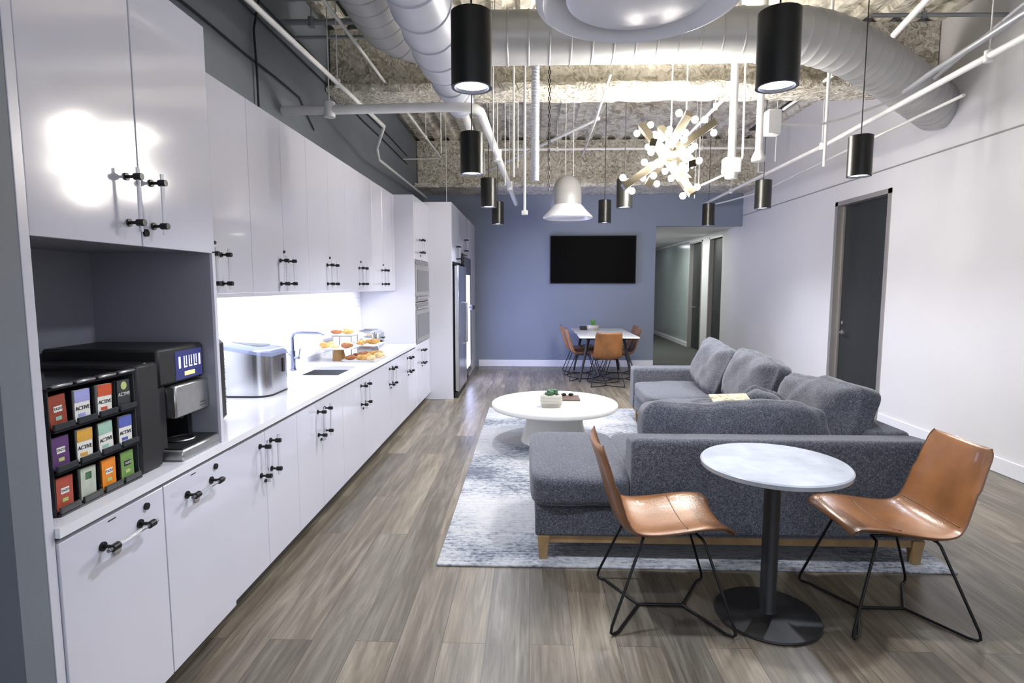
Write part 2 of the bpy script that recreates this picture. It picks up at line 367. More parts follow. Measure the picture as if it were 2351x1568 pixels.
# right wall with the door opening
struct('wall_right', MB().box((RX, -3, 0), (RX + .15, 6.40, ZC)).box((RX, 7.50, 0), (RX + .15, 11.80, ZC)).box((RX, 6.40, 2.57), (RX + .15, 7.50, ZC)), 'white_wall')
struct('trim_1', MB().box((RX - .012, -3, 2.795), (RX, YB, 2.807)), 'frame_grey')
OX0 = 2.31
struct('wall_back', MB().box((WX, YB, 0), (OX0, YB + .12, 3.25)).box((OX0, YB, 2.62), (RX, YB + .12, 3.25)).box((WX, YB, 3.25), (RX, YB + .12, ZC)), 'blue_wall')
struct('baseboard_back', MB().box((-.98, YB - .015, 0), (OX0, YB, .13), .004), 'trim_white')
struct('baseboard_right', MB().box((RX - .018, -3, 0), (RX, 6.37, .13), .004).box((RX - .018, 7.53, 0), (RX, 11.8, .13), .004), 'trim_white')
# door 1: frame, recessed leaf
d = struct('door_1', MB().box((RX + .085, 6.44, .005), (RX + .13, 7.46, 2.53)), 'charcoal_door')
obj('door_frame', MB().box((RX - .012, 7.455, 0), (RX + .149, 7.515, 2.585)).box((RX - .012, 6.385, 0), (RX + .149, 6.438, 2.585)).box((RX - .012, 6.385, 2.532), (RX + .149, 7.515, 2.585))
    .box((RX + .06, 7.43, 0), (RX + .083, 7.455, 2.53)), 'frame_grey', d)
h = MB().tube([(RX + .085, 7.36, .95), (RX + .03, 7.36, .95), (RX + .025, 7.33, .95), (RX + .028, 7.20, .95)], .01, 10)
h.tube([(RX + .086, 7.36, .95), (RX + .075, 7.36, .95)], .03, 16)
dh = obj('door_handle', h, 'chrome', d, True); dh['label'] = 'chrome lever handle'
obj('deadbolt', MB().tube([(RX + .086, 7.36, 1.07), (RX + .07, 7.36, 1.07)], .022, 16), 'chrome', d, True)
# corridor beyond the opening
struct('floor_corridor', MB().box((OX0 - .3, YB + .12, -.1), (4.3, 20, -.002)), 'carpet_green')
struct('wall_corridor_left', MB().box((OX0 - .25, YB + .12, 0), (OX0 - .12, 20, 2.64)), 'white_wall')
struct('wall_corridor_end', MB().box((OX0 - .12, 19.9, 0), (4.2, 20, 2.64)), 'white_wall')
struct('ceiling_corridor', MB().box((OX0 - .25, YB + .12, 2.64), (4.3, 20, 2.72)), 'white_wall')
struct('wall_corridor_right', MB().box((RX + .02, 12.72, 0), (RX + .16, 13.22, 2.64)).box((RX + .02, 11.80, 2.56), (RX + .16, 12.72, 2.64)).box((RX + .02, 13.22, 2.56), (RX + .16, 14.26, 2.64)), 'white_wall')
for n_, (y0, y1) in ((2, (11.80, 12.72)), (3, (13.22, 14.26))):
    d = struct('door_%d' % n_, MB().box((RX + .10, y0 + .05, .005), (RX + .14, y1 - .05, 2.52)), 'charcoal_door')
    obj('door_frame', MB().box((RX + .01, y0, 0), (RX + .17, y0 + .045, 2.56)).box((RX + .01, y1 - .05, 0), (RX + .17, y1 - .002, 2.56)).box((RX + .01, y0, 2.525), (RX + .17, y1 - .002, 2.56)), 'frame_grey', d)
    obj('door_handle', MB().tube([(RX + .10, y1 - .15, 1.0), (RX + .05, y1 - .15, 1.0), (RX + .05, y1 - .28, 1.0)], .012, 8), 'chrome', d, True)
g = struct('window_1', MB().box((RX + .06, 14.30, .10), (RX + .08, 19.9, 2.60)), 'frosted_glass')
obj('window_frame', MB().box((RX + .02, 14.262, 0), (RX + .12, 14.30, 2.64)).box((RX + .02, 14.30, 0), (RX + .12, 19.9, .10)).box((RX + .02, 14.30, 2.60), (RX + .12, 19.9, 2.64)), 'trim_white', g)

# ceiling: fluted steel deck with sprayed beams
mb = MB(); xs = []; x = -4.
while x < 4.1: xs += [(x, 0), (x + .10, 0), (x + .13, .055), (x + .23, .055)]; x += .26
vs = []; fs = []
for i, (x, dz) in enumerate(xs): vs += [(x, -3, ZC + dz), (x, YB + .12, ZC + dz)]
for i in range(len(xs) - 1): fs.append((2 * i, 2 * i + 1, 2 * i + 3, 2 * i + 2))
mb.add(vs, fs).box((-4, -3, ZC + .07), (4.1, YB + .12, ZC + .2))
ceil = struct('ceiling', mb, 'deck')
def rough_beam(name, x0, x1, y0, y1, yw0, yw1, zb, zt=ZC, ft=.07):
    """sprayed steel beam along x: ragged lower flange and web"""
    rnd = random.Random(int(y0 * 10)); mb = MB(); n = 90
    prof = [(yw0, zt), (yw0, zb + ft + .05), (yw0 - .04, zb + ft + .012), (y0 + .01, zb + ft), (y0, zb + ft * .5), (y0 + .015, zb), (y1 - .015, zb), (y1, zb + ft * .5), (y1 - .01, zb + ft), (yw1 + .04, zb + ft + .012), (yw1, zb + ft + .05), (yw1, zt)]
    k = len(prof); vs = []; fs = []
    for i in range(n + 1):
        x = x0 + (x1 - x0) * i / n
        for (y, z) in prof:
            a = .012; vs.append((x, y + rnd.uniform(-a, a), z + (rnd.uniform(-a, a) if z < zt else 0)))
    for i in range(n):
        for j in range(k - 1): fs.append((i * k + j, i * k + j + 1, (i + 1) * k + j + 1, (i + 1) * k + j))
    fs.append(tuple(range(k))); fs.append(tuple(range(n * k, n * k + k)))
    return obj(name, mb.add(vs, fs), 'fireproofing', ceil, True)
rough_beam('beam', WX + .01, RX - .01, 5.66, 6.06, 5.80, 5.94, 3.40)
rough_beam('beam', WX + .01, RX - .01, 9.85, 10.73, 10.15, 10.60, 3.20)
rough_beam('beam', WX + .01, RX - .01, 1.60, 2.00, 1.74, 1.88, 3.45)
# diagonal dark gap strips of the deck edge along the right wall
obj('deck_gap', MB().box((3.5, 6.3, ZC - .012), (3.62, 9.6, ZC - .002)).box((3.66, 2.2, ZC - .012), (3.8, 4.9, ZC - .002)), 'black', ceil)
obj('deck_gap', MB().box((-1.72, 2.4, ZC - .012), (-1.68, 5.5, ZC - .002)), 'black', ceil)

# ---------------------------------------------------------------- cabinets
CF = -1.35      # door face of base cabinets
UF = -1.57      # door face of wall cabinets
def v_handle(parent, x, y, z0, z1):
    """clear rod between two black posts, upright"""
    h = obj('handle', MB().tube([(x + .042, y, z0 - .03), (x + .042, y, z1 + .03)], .0065, 10), 'acrylic', parent, True, True)
    for z in (z0, z1):
        mb = MB().tube([(x, y, z), (x + .006, y, z)], .013, 14).tube([(x + .004, y, z), (x + .034, y, z)], .0055, 10).tube([(x + .03, y, z - .0), (x + .056, y, z)], .0115, 14)
        obj('handle_post', mb, 'black_metal', h, True, True)
def h_handle(parent, x, y0, y1, z):
    h = obj('handle', MB().tube([(x + .042, y0 - .03, z), (x + .042, y1 + .03, z)], .0065, 10), 'acrylic', parent, True, True)
    for y in (y0, y1):
        mb = MB().tube([(x, y, z), (x + .006, y, z)], .015, 14).tube([(x + .004, y, z), (x + .034, y, z)], .006, 10).tube([(x + .042, y - .014, z), (x + .042, y + .014, z)], .012, 14)
        obj('handle_post', mb, 'black_metal', h, True, True)
def lock(parent, x, y, z, r=.011, mt='black_metal', nm='lock'):
    obj(nm, MB().tube([(x, y, z), (x + .008, y, z)], r, 16), mt, parent, True, True)
def cab(name, label, cat, xf, y0, y1, z0, z1, doors, hz, group=None, lockz=None, lockdy=.0, back=WX + .003, body='panel_white', yh=.058, single=None, gap=.0015, dz=0., btop=None):
    """cabinet body plus a row of doors; doors = list of seam y positions"""
    t = thing(name, label, cat, (xf - .3, (y0 + y1) / 2, z0), 0, group)
    b = MB().box((back, y0 + .001, z0), (xf - .021, y1 - .001, btop or z1))
    obj('body', b, body, t, False, True)
    edges = [y0] + doors + [y1]
    for i in range(len(edges) - 1):
        dr = obj('door', MB().box((xf - .02, edges[i] + gap, z0 + dz), (xf, edges[i + 1] - gap, z1), .0012), 'gloss_white', t, False, True)
        if hz:
            if single is not None: hy = edges[i + 1] - .06 if single > 0 else edges[i] + .06
            else: hy = edges[i + 1] - yh if i % 2 == 0 else edges[i] + yh
            v_handle(dr, xf, hy, hz[0], hz[1])
        if lockz and (i % 2 == 0 or len(edges) == 2): lock(dr, xf, (edges[i + 1] - .016 + lockdy), lockz, .009)
    return t
# base cabinets
ZL0, ZL1 = .10, .808
specs = [(2.447, 2.80, 3.195, 'white base cabinet with two doors nearest the pull-out drawers'),
         (3.195, 3.58, 4.0, 'white base cabinet with two doors in front of the ice maker'),
         (4.0, 4.51, 4.97, 'white base cabinet with two doors below the sink'),
         (4.97, 5.43, 5.83, 'white base cabinet with two doors below the pastry tray'),
         (5.83, 6.23, 6.618, 'white base cabinet with two doors right before the oven tower')]
for y0, ys, y1, lb in specs:
    cab('base_cabinet', lb, 'cabinet', CF, y0, y1, ZL0, ZL1, [ys], (.595, .745), 'white base cabinets under the counter', .555, btop=.64 if y0 == 4.0 else None)
# two pull-out waste drawers
for i, (y0, y1, hy0, hy1, lb) in enumerate([(1.517, 1.985, 1.68, 1.853, 'white pull-out drawer cabinet at the near end below the tea organizer'),
                                         (1.985, 2.447, 2.124, 2.294, 'white pull-out drawer cabinet below the black coffee machine')]):
    t = thing('drawer_cabinet', lb, 'cabinet', (-1.65, (y0 + y1) / 2, .085), 0, 'pull-out drawer cabinets')
    obj('body', MB().box((WX + .003, y0 + .001, .085), (CF - .021, y1 - .001, .808)), 'panel_white', t, False, True)
    dr = obj('drawer_front', MB().box((CF - .02, y0 + .003, .085), (CF + .006, y1 - .002, .812), .0015), 'gloss_white', t, False, True)
    h_handle(dr, CF + .006, hy0, hy1, .73)
    lock(dr, CF + .006, hy1 + .035, .778, .0125)
    lock(dr, CF + .006, hy0 + .055, .694, .017, 'grommet', 'vent_disc')
    obj('label_slot', MB().box((CF + .006, hy0 + .03, .796), (CF + .0068, hy0 + .065, .800)), 'black', dr, False, True)
tk = obj('toe_kick', MB().box((-1.44, 1.517, 0), (-1.42, 7.60, .084)), 'toe_dark'); tag(tk, 'dark recessed toe kick strip under the white base cabinets', 'toe kick')
gp = obj('counter_gap_shade', MB().box((-1.40, 1.517, .813), (-1.385, 6.618, .829)), 'gap_shade'); tag(gp, 'thin dark strip painted in as the shadow gap under the counter edge', 'shade strip')  # dark strip added to draw the shadow of the gap
# counter with sink cutout
SX0, SX1, SY0, SY1 = -1.83, -1.47, 4.27, 4.74
ct = obj('countertop', MB().box((WX + .002, 1.518, .83), (SX0, 6.617, .86)).box((SX1, 1.518, .83), (-1.335, 6.617, .86)).box((SX0, 1.518, .83), (SX1, SY0, .86)).box((SX0, SY1, .83), (SX1, 6.617, .86)), 'quartz')
tag(ct, 'long white quartz countertop along the left wall', 'countertop')
t = thing('sink', 'undermount steel sink set in the white counter', 'sink', ((SX0 + SX1) / 2, (SY0 + SY1) / 2, .66))
obj('basin', MB().box((SX0, SY0, .66), (SX1, SY1, .665)).box((SX0 - .004, SY0, .66), (SX0, SY1, .829)).box((SX1, SY0, .66), (SX1 + .004, SY1, .829)).box((SX0, SY0 - .004, .66), (SX1, SY0, .829)).box((SX0, SY1, .66), (SX1, SY1 + .004, .829)), 'steel', t, False, True)
obj('drain', MB().lathe([(0, .002), (.03, .002), (.04, 0)], ((SX0 + SX1) / 2, (SY0 + SY1) / 2, .665), 20), 'chrome', t, True, True)
bs = obj('wall_backsplash', MB().box((WX, 2.42, .86), (WX + .008, 6.618, 1.485)), 'subway_tile'); bs['kind'] = 'structure'
# wall cabinets
ub = [2.425, 3.2, 4.03, 4.86, 5.68, 6.5]; us = [2.815, 3.62, 4.45, 5.27, 6.08]
ul = ['white wall cabinet beside the tall pantry cabinet', 'white wall cabinet above the silver ice maker', 'white wall cabinet above the sink and faucet', 'white wall cabinet above the pastries', 'white wall cabinet above the toaster, last before the tower']
for i in range(5):
    t = cab('wall_cabinet', ul[i], 'cabinet', UF, ub[i], ub[i + 1], 1.505, 2.57, [us[i]], (1.555, 1.70), 'white wall cabinets over the counter', 1.757, .016)
    obj('light_lip', MB().box((UF - .02, ub[i] + .001, 1.483), (UF, ub[i + 1] - .001, 1.5045)), 'gloss_white', t, False, True)
fl = obj('filler_panel', MB().box((WX + .003, 6.502, 1.483), (UF, 6.617, 2.57)), 'gloss_white'); tag(fl, 'narrow white filler between last wall cabinet and oven tower', 'panel')
obj('led_strip', MB().box((-1.69, 2.5, 1.497), (-1.63, 6.45, 1.503)), 'led'); tag(bpy.data.objects['led_strip'], 'white led strip glowing under the wall cabinets', 'light')
# pantry with niche
t = thing('pantry_cabinet', 'tall white pantry cabinet framing the coffee niche at the near end', 'cabinet', (-1.67, 1.95, 0))
obj('side_panel', MB().box((WX + .003, 1.4855, 0), (CF, 1.5165, 2.605), .001), 'panel_white', t, False, True)
obj('side_panel', MB().box((-1.88, 2.402, .8605), (CF, 2.423, 1.69), .001), 'panel_white', t, False, True)
obj('niche_back', MB().box((-1.90, 1.5175, .8605), (-1.88, 2.42, 1.69)), 'niche_grey', t, False, True)
obj('niche_lining', MB().box((-1.88, 1.5175, .8605), (-1.356, 1.5205, 1.689)).box((-1.88, 2.3985, .8605), (-1.36, 2.4015, 1.689)).box((-1.88, 1.521, 1.684), (-1.36, 2.398, 1.689)), 'niche_grey', t, False, True)
obj('body', MB().box((WX + .003, 1.518, 1.6905), (CF - .021, 2.423, 2.605)), 'toe_dark', t, False, True)  # body coloured dark so the seam between the doors reads as shaded
for (y0, y1, hy) in ((1.5185, 1.9645, 1.905), (1.9705, 2.423, 2.03)):
    dr = obj('door', MB().box((CF - .02, y0, 1.682), (CF, y1, 2.605), .0015), 'gloss_white', t, False, True)
    v_handle(dr, CF, hy, 1.757, 1.908)
    if y0 > 1.9: lock(dr, CF, 1.985, 1.730, .013)
# oven tower
t = thing('oven_tower_cabinet', 'tall white cabinet tower that houses the two built-in ovens', 'cabinet', (-1.67, 7.1, 0))
TY0, TY1 = 6.62, 7.60
obj('body', MB().box((WX + .003, TY0, .10), (CF - .0, TY0 + .05, 2.575)).box((WX + .003, TY1 - .05, .10), (CF, TY1, 2.575)).box((WX + .003, TY0 + .05, .10), (CF - .021, TY1 - .05, .835)).box((WX + .003, TY0 + .05, 1.84), (CF - .021, TY1 - .05, 2.575)), 'panel_white', t, False, True)
for z0, z1, hz in ((.10, .835, (.58, .74)), (1.845, 2.575, (1.94, 2.09))):
    for i, (y0, y1) in enumerate(((TY0 + .052, 7.04), (7.042, TY1 - .052))):
        dr = obj('door', MB().box((CF - .02, y0, z0), (CF, y1, z1), .0012), 'gloss_white', t, False, True)
        v_handle(dr, CF, (y1 - .05) if i == 0 else (y0 + .05), *hz)
        if i == 0: lock(dr, CF, y1 - .01, hz[0] - .04, .009)
for nm, lb, z0, z1, up in (('microwave_oven', 'stainless built-in microwave oven, upper of the two in the tower', 1.345, 1.835, 1), ('wall_oven', 'stainless built-in wall oven below the microwave in the tower', .84, 1.335, 0)):
    o = thing(nm, lb, 'oven', (-1.6, 7.1, z0))
    y0, y1 = TY0 + .052, TY1 - .052
    obj('housing', MB().box((-1.93, y0, z0), (CF - .002, y1, z1)), 'oven_steel', o, False, True)
    zb = z0 + .11 if up else z0 + .06; zt = z1 - .10 if up else z1 - .13
    dr = obj('oven_door', MB().box((CF - .001, y0 + .01, zb - .04), (CF + .014, y1 - .01, zt + .04), .003), 'oven_steel', o, False, True)
    obj('window_glass', MB().box((CF + .0145, y0 + .07, zb + .01), (CF + .017, y1 - .07, zt - .01)), 'oven_glass', dr, False, True)
    zh = zb - .065 if up else zt + .065
    obj('handle', MB().tube([(CF + .03, y0 + .06, zh), (CF + .03, y1 - .06, zh)], .008, 10).tube([(CF, y0 + .1, zh), (CF + .03, y0 + .1, zh)], .005, 8).tube([(CF, y1 - .1, zh), (CF + .03, y1 - .1, zh)], .005, 8), 'steel', dr, True, True)
    cp = obj('control_panel', MB().box((CF - .001, y0 + .02, z1 - .045), (CF + .004, y1 - .02, z1 - .012)), 'oven_glass', o, False, True)
# fridge surround
FX = -1.044
t = thing('fridge_surround', 'white cabinet surround enclosing fridge and cooler at the far end', 'cabinet', (-1.5, 9.1, 0))
obj('side_panel', MB().box((WX + .003, 7.602, 0), (FX, 7.64, 2.63), .001), 'panel_white', t, False, True)
obj('side_panel', MB().box((WX + .003, 9.62, 0), (FX, 9.66, 2.63), .001), 'panel_white', t, False, True)
obj('body', MB().box((WX + .003, 7.641, 1.86), (FX - .021, 8.63, 2.63)).box((WX + .003, 8.632, 2.03), (FX - .021, 9.619, 2.63)), 'panel_white', t, False, True)
for z0, ed in ((1.86, (7.641, 8.13, 8.63)), (2.03, (8.632, 9.12, 9.619))):
    for i in (0, 1):
        dr = obj('door', MB().box((FX - .02, ed[i] + .001, z0), (FX, ed[i + 1] - .001, 2.63), .0012), 'gloss_white', t, False, True)
        v_handle(dr, FX, ed[1] + (-.05 if i == 0 else .05), z0 + .05, z0 + .22)
ec = obj('tall_cabinet', MB().box((WX + .003, 9.662, 0), (FX, YB - .002, 2.63), .001), 'panel_white'); tag(ec, 'tall plain white cabinet end against the blue back wall', 'cabinet')
t = thing('refrigerator', 'tall stainless side by side refrigerator beside the white oven tower', 'refrigerator', (-1.45, 8.13, 0))
obj('body', MB().box((-1.9, 7.68, .03), (-1.035, 8.60, 1.80)), 'black', t, False, True)
for (y0, y1, hy) in ((7.68, 8.255, 8.21), (8.262, 8.60, 8.305)):
    dr = obj('door', MB().box((-1.03, y0, .09), (-.965, y1, 1.81), .012), 'steel', t, True, True)
    obj('handle', MB().tube([(-.965, hy, .70), (-.925, hy, .72), (-.925, hy, 1.28), (-.965, hy, 1.30)], .011, 10), 'steel', dr, True, True)
obj('kick_grille', MB().box((-1.03, 7.70, .0), (-.99, 8.58, .085)), 'black', t, False, True)
obj('hinge', MB().box((-1.03, 7.69, 1.811), (-.985, 7.75, 1.83)), 'black', t, False, True)
t = thing('beverage_cooler', 'black framed beverage cooler with a brightly lit glass door beyond the fridge', 'cooler', (-1.4, 9.13, 0))
obj('body', MB().box((-1.9, 8.66, .0), (-1.05, 9.60, 1.98)), 'black', t, False, True)
dr = obj('door', MB().box((-1.045, 8.67, .12), (-1.0, 9.59, .22)).box((-1.045, 8.67, 1.70), (-1.0, 9.59, 1.97)).box((-1.045, 8.67, .22), (-1.0, 8.74, 1.70)).box((-1.045, 9.52, .22), (-1.0, 9.59, 1.70)), 'black_gloss', t, False, True)
obj('lit_panel', MB().box((-1.04, 8.74, .22), (-1.01, 9.52, 1.70)), 'cooler_lit', dr, False, True)
obj('handle', MB().ball((-.95, 9.3, 1.18), .045, 14, 10).tube([(-1.0, 9.3, 1.18), (-.95, 9.3, 1.18)], .02, 10), 'black', dr, True, True)

# ---------------------------------------------------------------- things on the counter
CZ = .861
# tea organizer and packets
OY0, OY1, OXF, OXB, OZ = 1.59, 1.955, -1.405, -1.74, .378
t = thing('tea_organizer', 'three tier smoky plastic tea bag organizer at the near end of the counter', 'organizer', (-1.57, 1.77, CZ))
mb = MB().box((OXB, OY0, CZ), (OXF, OY0 + .004, CZ + OZ)).box((OXB, OY1 - .004, CZ), (OXF, OY1, CZ + OZ)).box((OXB, OY0, CZ), (OXB + .004, OY1, CZ + OZ))
obj('case', mb, 'smoke_plastic', t, False, True)
rh = OZ / 3; cw = (OY1 - OY0) / 4
obj('lid', MB().box((OXB, OY0 - .003, CZ + OZ), (OXF + .004, OY1 + .003, CZ + OZ + .008)), 'black_gloss', t, False, True)
for c_ in range(4):
    y0 = OY0 + cw * c_
    obj('lid_tab', MB().box((OXF - .01, y0 + .008, CZ + OZ + .008), (OXF + .016, y0 + cw - .008, CZ + OZ + .018), .004), 'brushed', t, True, True)
for r_ in range(3):
    z0 = CZ + rh * r_
    sh = obj('shelf', MB().box((OXB + .004, OY0 + .004, z0), (OXF + .012, OY1 - .004, z0 + .006)), 'black_gloss', t, False, True)
    for c_ in range(4):
        y0 = OY0 + cw * c_
        obj('bin_front', MB().box((OXF + .003, y0 + .006, z0 + .006), (OXF + .012, y0 + cw - .006, z0 + .026), .002), 'smoke_plastic', sh, False, True)
        if c_: obj('divider', MB().box((OXB + .01, y0 - .0015, z0 + .007), (OXF - .002, y0 + .0015, z0 + rh - .012)), 'black_gloss', sh, False, True)
cols = [['tea_brick', 'tea_sage', 'tea_orange', 'tea_green'], ['tea_purple', 'tea_amber', 'tea_mint', 'tea_blue'], ['tea_rust', 'tea_lilac', 'tea_red', 'tea_black']]
white_low = {(1, 1), (1, 2), (1, 3), (2, 1), (2, 2)}
nms = {'tea_brick': 'brick red', 'tea_sage': 'pale sage', 'tea_orange': 'bright orange', 'tea_green': 'leaf green', 'tea_purple': 'purple', 'tea_amber': 'amber and white', 'tea_mint': 'mint and white', 'tea_blue': 'blue and white', 'tea_rust': 'rust brown', 'tea_lilac': 'lilac and white', 'tea_red': 'red and white', 'tea_black': 'black'}
rows = ['bottom', 'middle', 'top']
for r_ in range(3):
    for c_ in range(4):
        z0 = CZ + rh * r_ + .008; yc = OY0 + cw * (c_ + .5) + random.uniform(-.003, .003); pw, ph_ = .031, rh - .026
        k = cols[r_][c_]
        o = thing('tea_packet', '%s tea packet in the %s tier of the tea organizer' % (nms[k], rows[r_]), 'tea packet', (OXF - .012, yc, z0), 0, 'tea packets in the organizer')
        tl = random.uniform(-.05, .05)
        rt = Matrix.Rotation(tl, 4, 'X')
        def q(a, b_): return MB().box(a, b_).xf(rt)
        obj('packet', q((-.006, -pw, 0), (.004, pw, ph_)), k if (r_, c_) not in white_low else 'paper', o)
        if (r_, c_) in white_low:
            obj('color_band', q((.0041, -pw, ph_ * .62), (.0052, pw, ph_)), k, o)
            text_mesh('lettering', 'ACTIVE', .017, 'black', o, rt @ Matrix.Translation((.0048, 0, ph_ * .42)) @ FACE_X)
            obj('stripe', q((.0041, -pw * .6, ph_ * .16), (.0050, pw * .3, ph_ * .26)), k, o)
        elif k == 'tea_black':
            obj('color_band', MB().tube([(.004, 0, ph_ * .8), (.0052, 0, ph_ * .8)], .014, 18).xf(rt), 'tea_lime', o)
            text_mesh('lettering', 'ACTIVE', .017, 'paper', o, rt @ Matrix.Translation((.0048, 0, ph_ * .5)) @ FACE_X)
        elif k == 'tea_sage':
            obj('stripe', q((.0041, -.012, ph_ * .62), (.0050, .012, ph_ * .85)), 'leaf', o)
        else:
            obj('name_plate', q((.0041, -pw * .5, ph_ * .50), (.0050, pw * .5, ph_ * .68)), 'paper' if k != 'tea_green' else 'black', o)
            text_mesh('lettering', 'TAZO', .011, 'black' if k != 'tea_green' else 'paper', o, rt @ Matrix.Translation((.0052, 0, ph_ * .59)) @ FACE_X)
            obj('stripe', q((.0041, -pw * .35, ph_ * .25), (.0050, pw * .35, ph_ * .36)), 'tea_mint' if k == 'tea_rust' else 'tea_lime', o)
# coffee machine
t = thing('coffee_machine', 'black countertop coffee machine with a screen and stainless front panel', 'coffee machine', (-1.6, 2.28, CZ))
obj('tower', MB().box((-1.86, 2.10, CZ), (-1.56, 2.39, 1.16), .006), 'black', t, True, True)
obj('side_pillar', MB().box((-1.56, 2.10, CZ), (-1.43, 2.165, 1.16), .008), 'black', t, True, True)
obj('side_pillar', MB().box((-1.56, 2.365, CZ), (-1.47, 2.39, 1.16), .004), 'black', t, True, True)
obj('top_housing', MB().box((-1.86, 2.09, 1.16), (-1.405, 2.392, 1.305), .01), 'black', t, True, True)
dp = obj('front_panel', MB().box((-1.46, 2.165, 1.022), (-1.392, 2.392, 1.152), .006), 'brushed', t, True, True)
obj('logo_mark', MB().box((-1.3922, 2.325, 1.042), (-1.3912, 2.372, 1.046)).box((-1.3922, 2.33, 1.054), (-1.3912, 2.366, 1.060)), 'toe_dark', dp, False, True)
sc_ = obj('screen', MB().box((-1.4048, 2.195, 1.17), (-1.4035, 2.375, 1.285)), 'screen_blue', t, False, True)
for i in range(5):
    y = 2.215 + i * .034
    mb = MB()
    if i in (0, 4): mb.box((-1.4033, y, 1.215), (-1.4027, y + .012, 1.262))
    else: mb.box((-1.4033, y, 1.22), (-1.4027, y + .005, 1.262)).box((-1.4033, y, 1.215), (-1.4027, y + .022, 1.221)).box((-1.4033, y + .015, 1.225), (-1.4027, y + .020, 1.262))
    obj('cup_icon', mb, 'screen_white', sc_, False, True)
obj('start_button', MB().box((-1.4033, 2.25, 1.182), (-1.4027, 2.32, 1.199)), 'screen_yellow', sc_, False, True)
obj('spout', MB().lathe([(.02, .0), (.03, .03), (.03, .06)], (-1.46, 2.28, 1.0), 20), 'black_gloss', t, True, True)
tr = obj('drip_tray', MB().box((-1.55, 2.13, CZ), (-1.352, 2.392, .905), .006), 'brushed', t, True, True)
obj('grate', MB().box((-1.545, 2.137, .905), (-1.36, 2.386, .911)), 'black', tr, False, True)
obj('cup_ring', MB().lathe([(.052, 0), (.056, .004), (.052, .008), (.046, .004), (.052, 0)], (-1.45, 2.27, .911), 28), 'brushed', tr, True, True)
t = thing('milk_cooler', 'plain black box unit between tea organizer and coffee machine', 'appliance', (-1.6, 2.03, CZ))
obj('body', MB().box((-1.84, 1.962, CZ), (-1.40, 2.085, 1.262), .01), 'black', t, True, True)
obj('latch', MB().lathe([(0, .003), (.008, .0025), (.01, 0)], (-1.42, 2.03, 1.262), 12), 'chrome', t, True, True)
# black brewer behind the pantry side
t = thing('coffee_brewer', 'slim black brewer standing behind the niche side panel', 'coffee brewer', (-1.7, 2.68, CZ))
obj('body', MB().box((-1.88, 2.50, CZ), (-1.565, 2.865, 1.275), .02), 'black', t, True, True)
obj('water_panel', MB().box((-1.5648, 2.70, .90), (-1.556, 2.80, 1.2), .003), 'black_gloss', t, True, True)
mb = MB()
for i in range(14): mb.ball((-1.5645, 2.845, .95 + i * .017), .005, 8, 6)
obj('vent_beads', mb, 'brushed', t, True, True)
# ice maker
t = thing('ice_maker', 'silver countertop ice maker with blue tinted lid', 'ice maker', (-1.78, 3.55, CZ))
def rr(x0, x1, y0, y1, r, n=6):
    pts = []
    for cx_, cy_, a0 in ((x1 - r, y0 + r, -90), (x1 - r, y1 - r, 0), (x0 + r, y1 - r, 90), (x0 + r, y0 + r, 180)):
        for i in range(n + 1): a = R(a0 + 90 * i / n); pts.append((cx_ + r * math.cos(a), cy_ + r * math.sin(a)))
    return pts
def loft(rings, cap=True):
    mb = MB(); n = len(rings[0]); vs = [p for r_ in rings for p in r_]; fs = []
    for i in range(len(rings) - 1):
        for j in range(n): fs.append((i * n + j, i * n + (j + 1) % n, (i + 1) * n + (j + 1) % n, (i + 1) * n + j))
    if cap: fs += [tuple(range(n))[::-1], tuple(range((len(rings) - 1) * n, len(rings) * n))]
    return mb.add(vs, fs)
def ht(x): return 1.105 + .055 * min(1, max(0, (-1.60 - x) / .3)) ** .8
P_ = rr(-1.95, -1.60, 3.38, 3.74, .09)
obj('base', loft([[(x, y, z) for x, y in P_] for z in (CZ, .872)]), 'black', t, True, True)
obj('body', loft([[(x, y, .872) for x, y in P_], [(x, y, ht(x)) for x, y in P_]]), 'steel', t, True, True)
def sh_(k): return [(-1.775 + (x + 1.775) * k, 3.56 + (y - 3.56) * k) for x, y in P_]
lid = obj('lid', loft([[(x, y, ht(x) + .001) for x, y in sh_(1.015)], [(x, y, ht(x) + .022) for x, y in sh_(1.0)], [(x, y, ht(x) + .034) for x, y in sh_(.9)], [(x, y, ht(x) + .04) for x, y in sh_(.5)]]), 'ice_lid', t, True, True)
obj('lid_window', loft([[(x, y, ht(x) + .0415) for x, y in sh_(.55)], [(x, y, ht(x) + .043) for x, y in sh_(.5)]]), 'glass_clear', lid, True, True)
obj('side_grip', MB().box((-1.6, 3.60, .99), (-1.594, 3.625, 1.08), .002), 'black', t, True, True)
obj('power_light', MB().ball((-1.594, 3.612, 1.06), .003, 8, 6), 'tea_red', t, True, True)
# faucet
t = thing('faucet', 'tall chrome faucet with a long flat spout over the sink', 'faucet', (-1.91, 4.50, CZ))
obj('post', MB().tube([(-1.91, 4.5, CZ), (-1.91, 4.5, .875)], .026, 20).tube([(-1.91, 4.5, .87), (-1.91, 4.5, 1.02)], .019, 16).tube([(-1.91, 4.5, 1.0), (-1.91, 4.5, 1.13), (-1.90, 4.5, 1.155), (-1.87, 4.505, 1.165), (-1.68, 4.52, 1.160), (-1.66, 4.52, 1.150)], .0125, 14), 'chrome_dark_reflect', t, True, True)
obj('lever', MB().tube([(-1.91, 4.5, .965), (-1.86, 4.5, .965)], .014, 12).tube([(-1.862, 4.5, .965), (-1.852, 4.505, 1.04)], .005, 8), 'chrome_dark_reflect', t, True, True)
t = thing('filter_tap', 'small curved chrome water tap left of the tall faucet', 'faucet', (-1.925, 4.34, CZ))
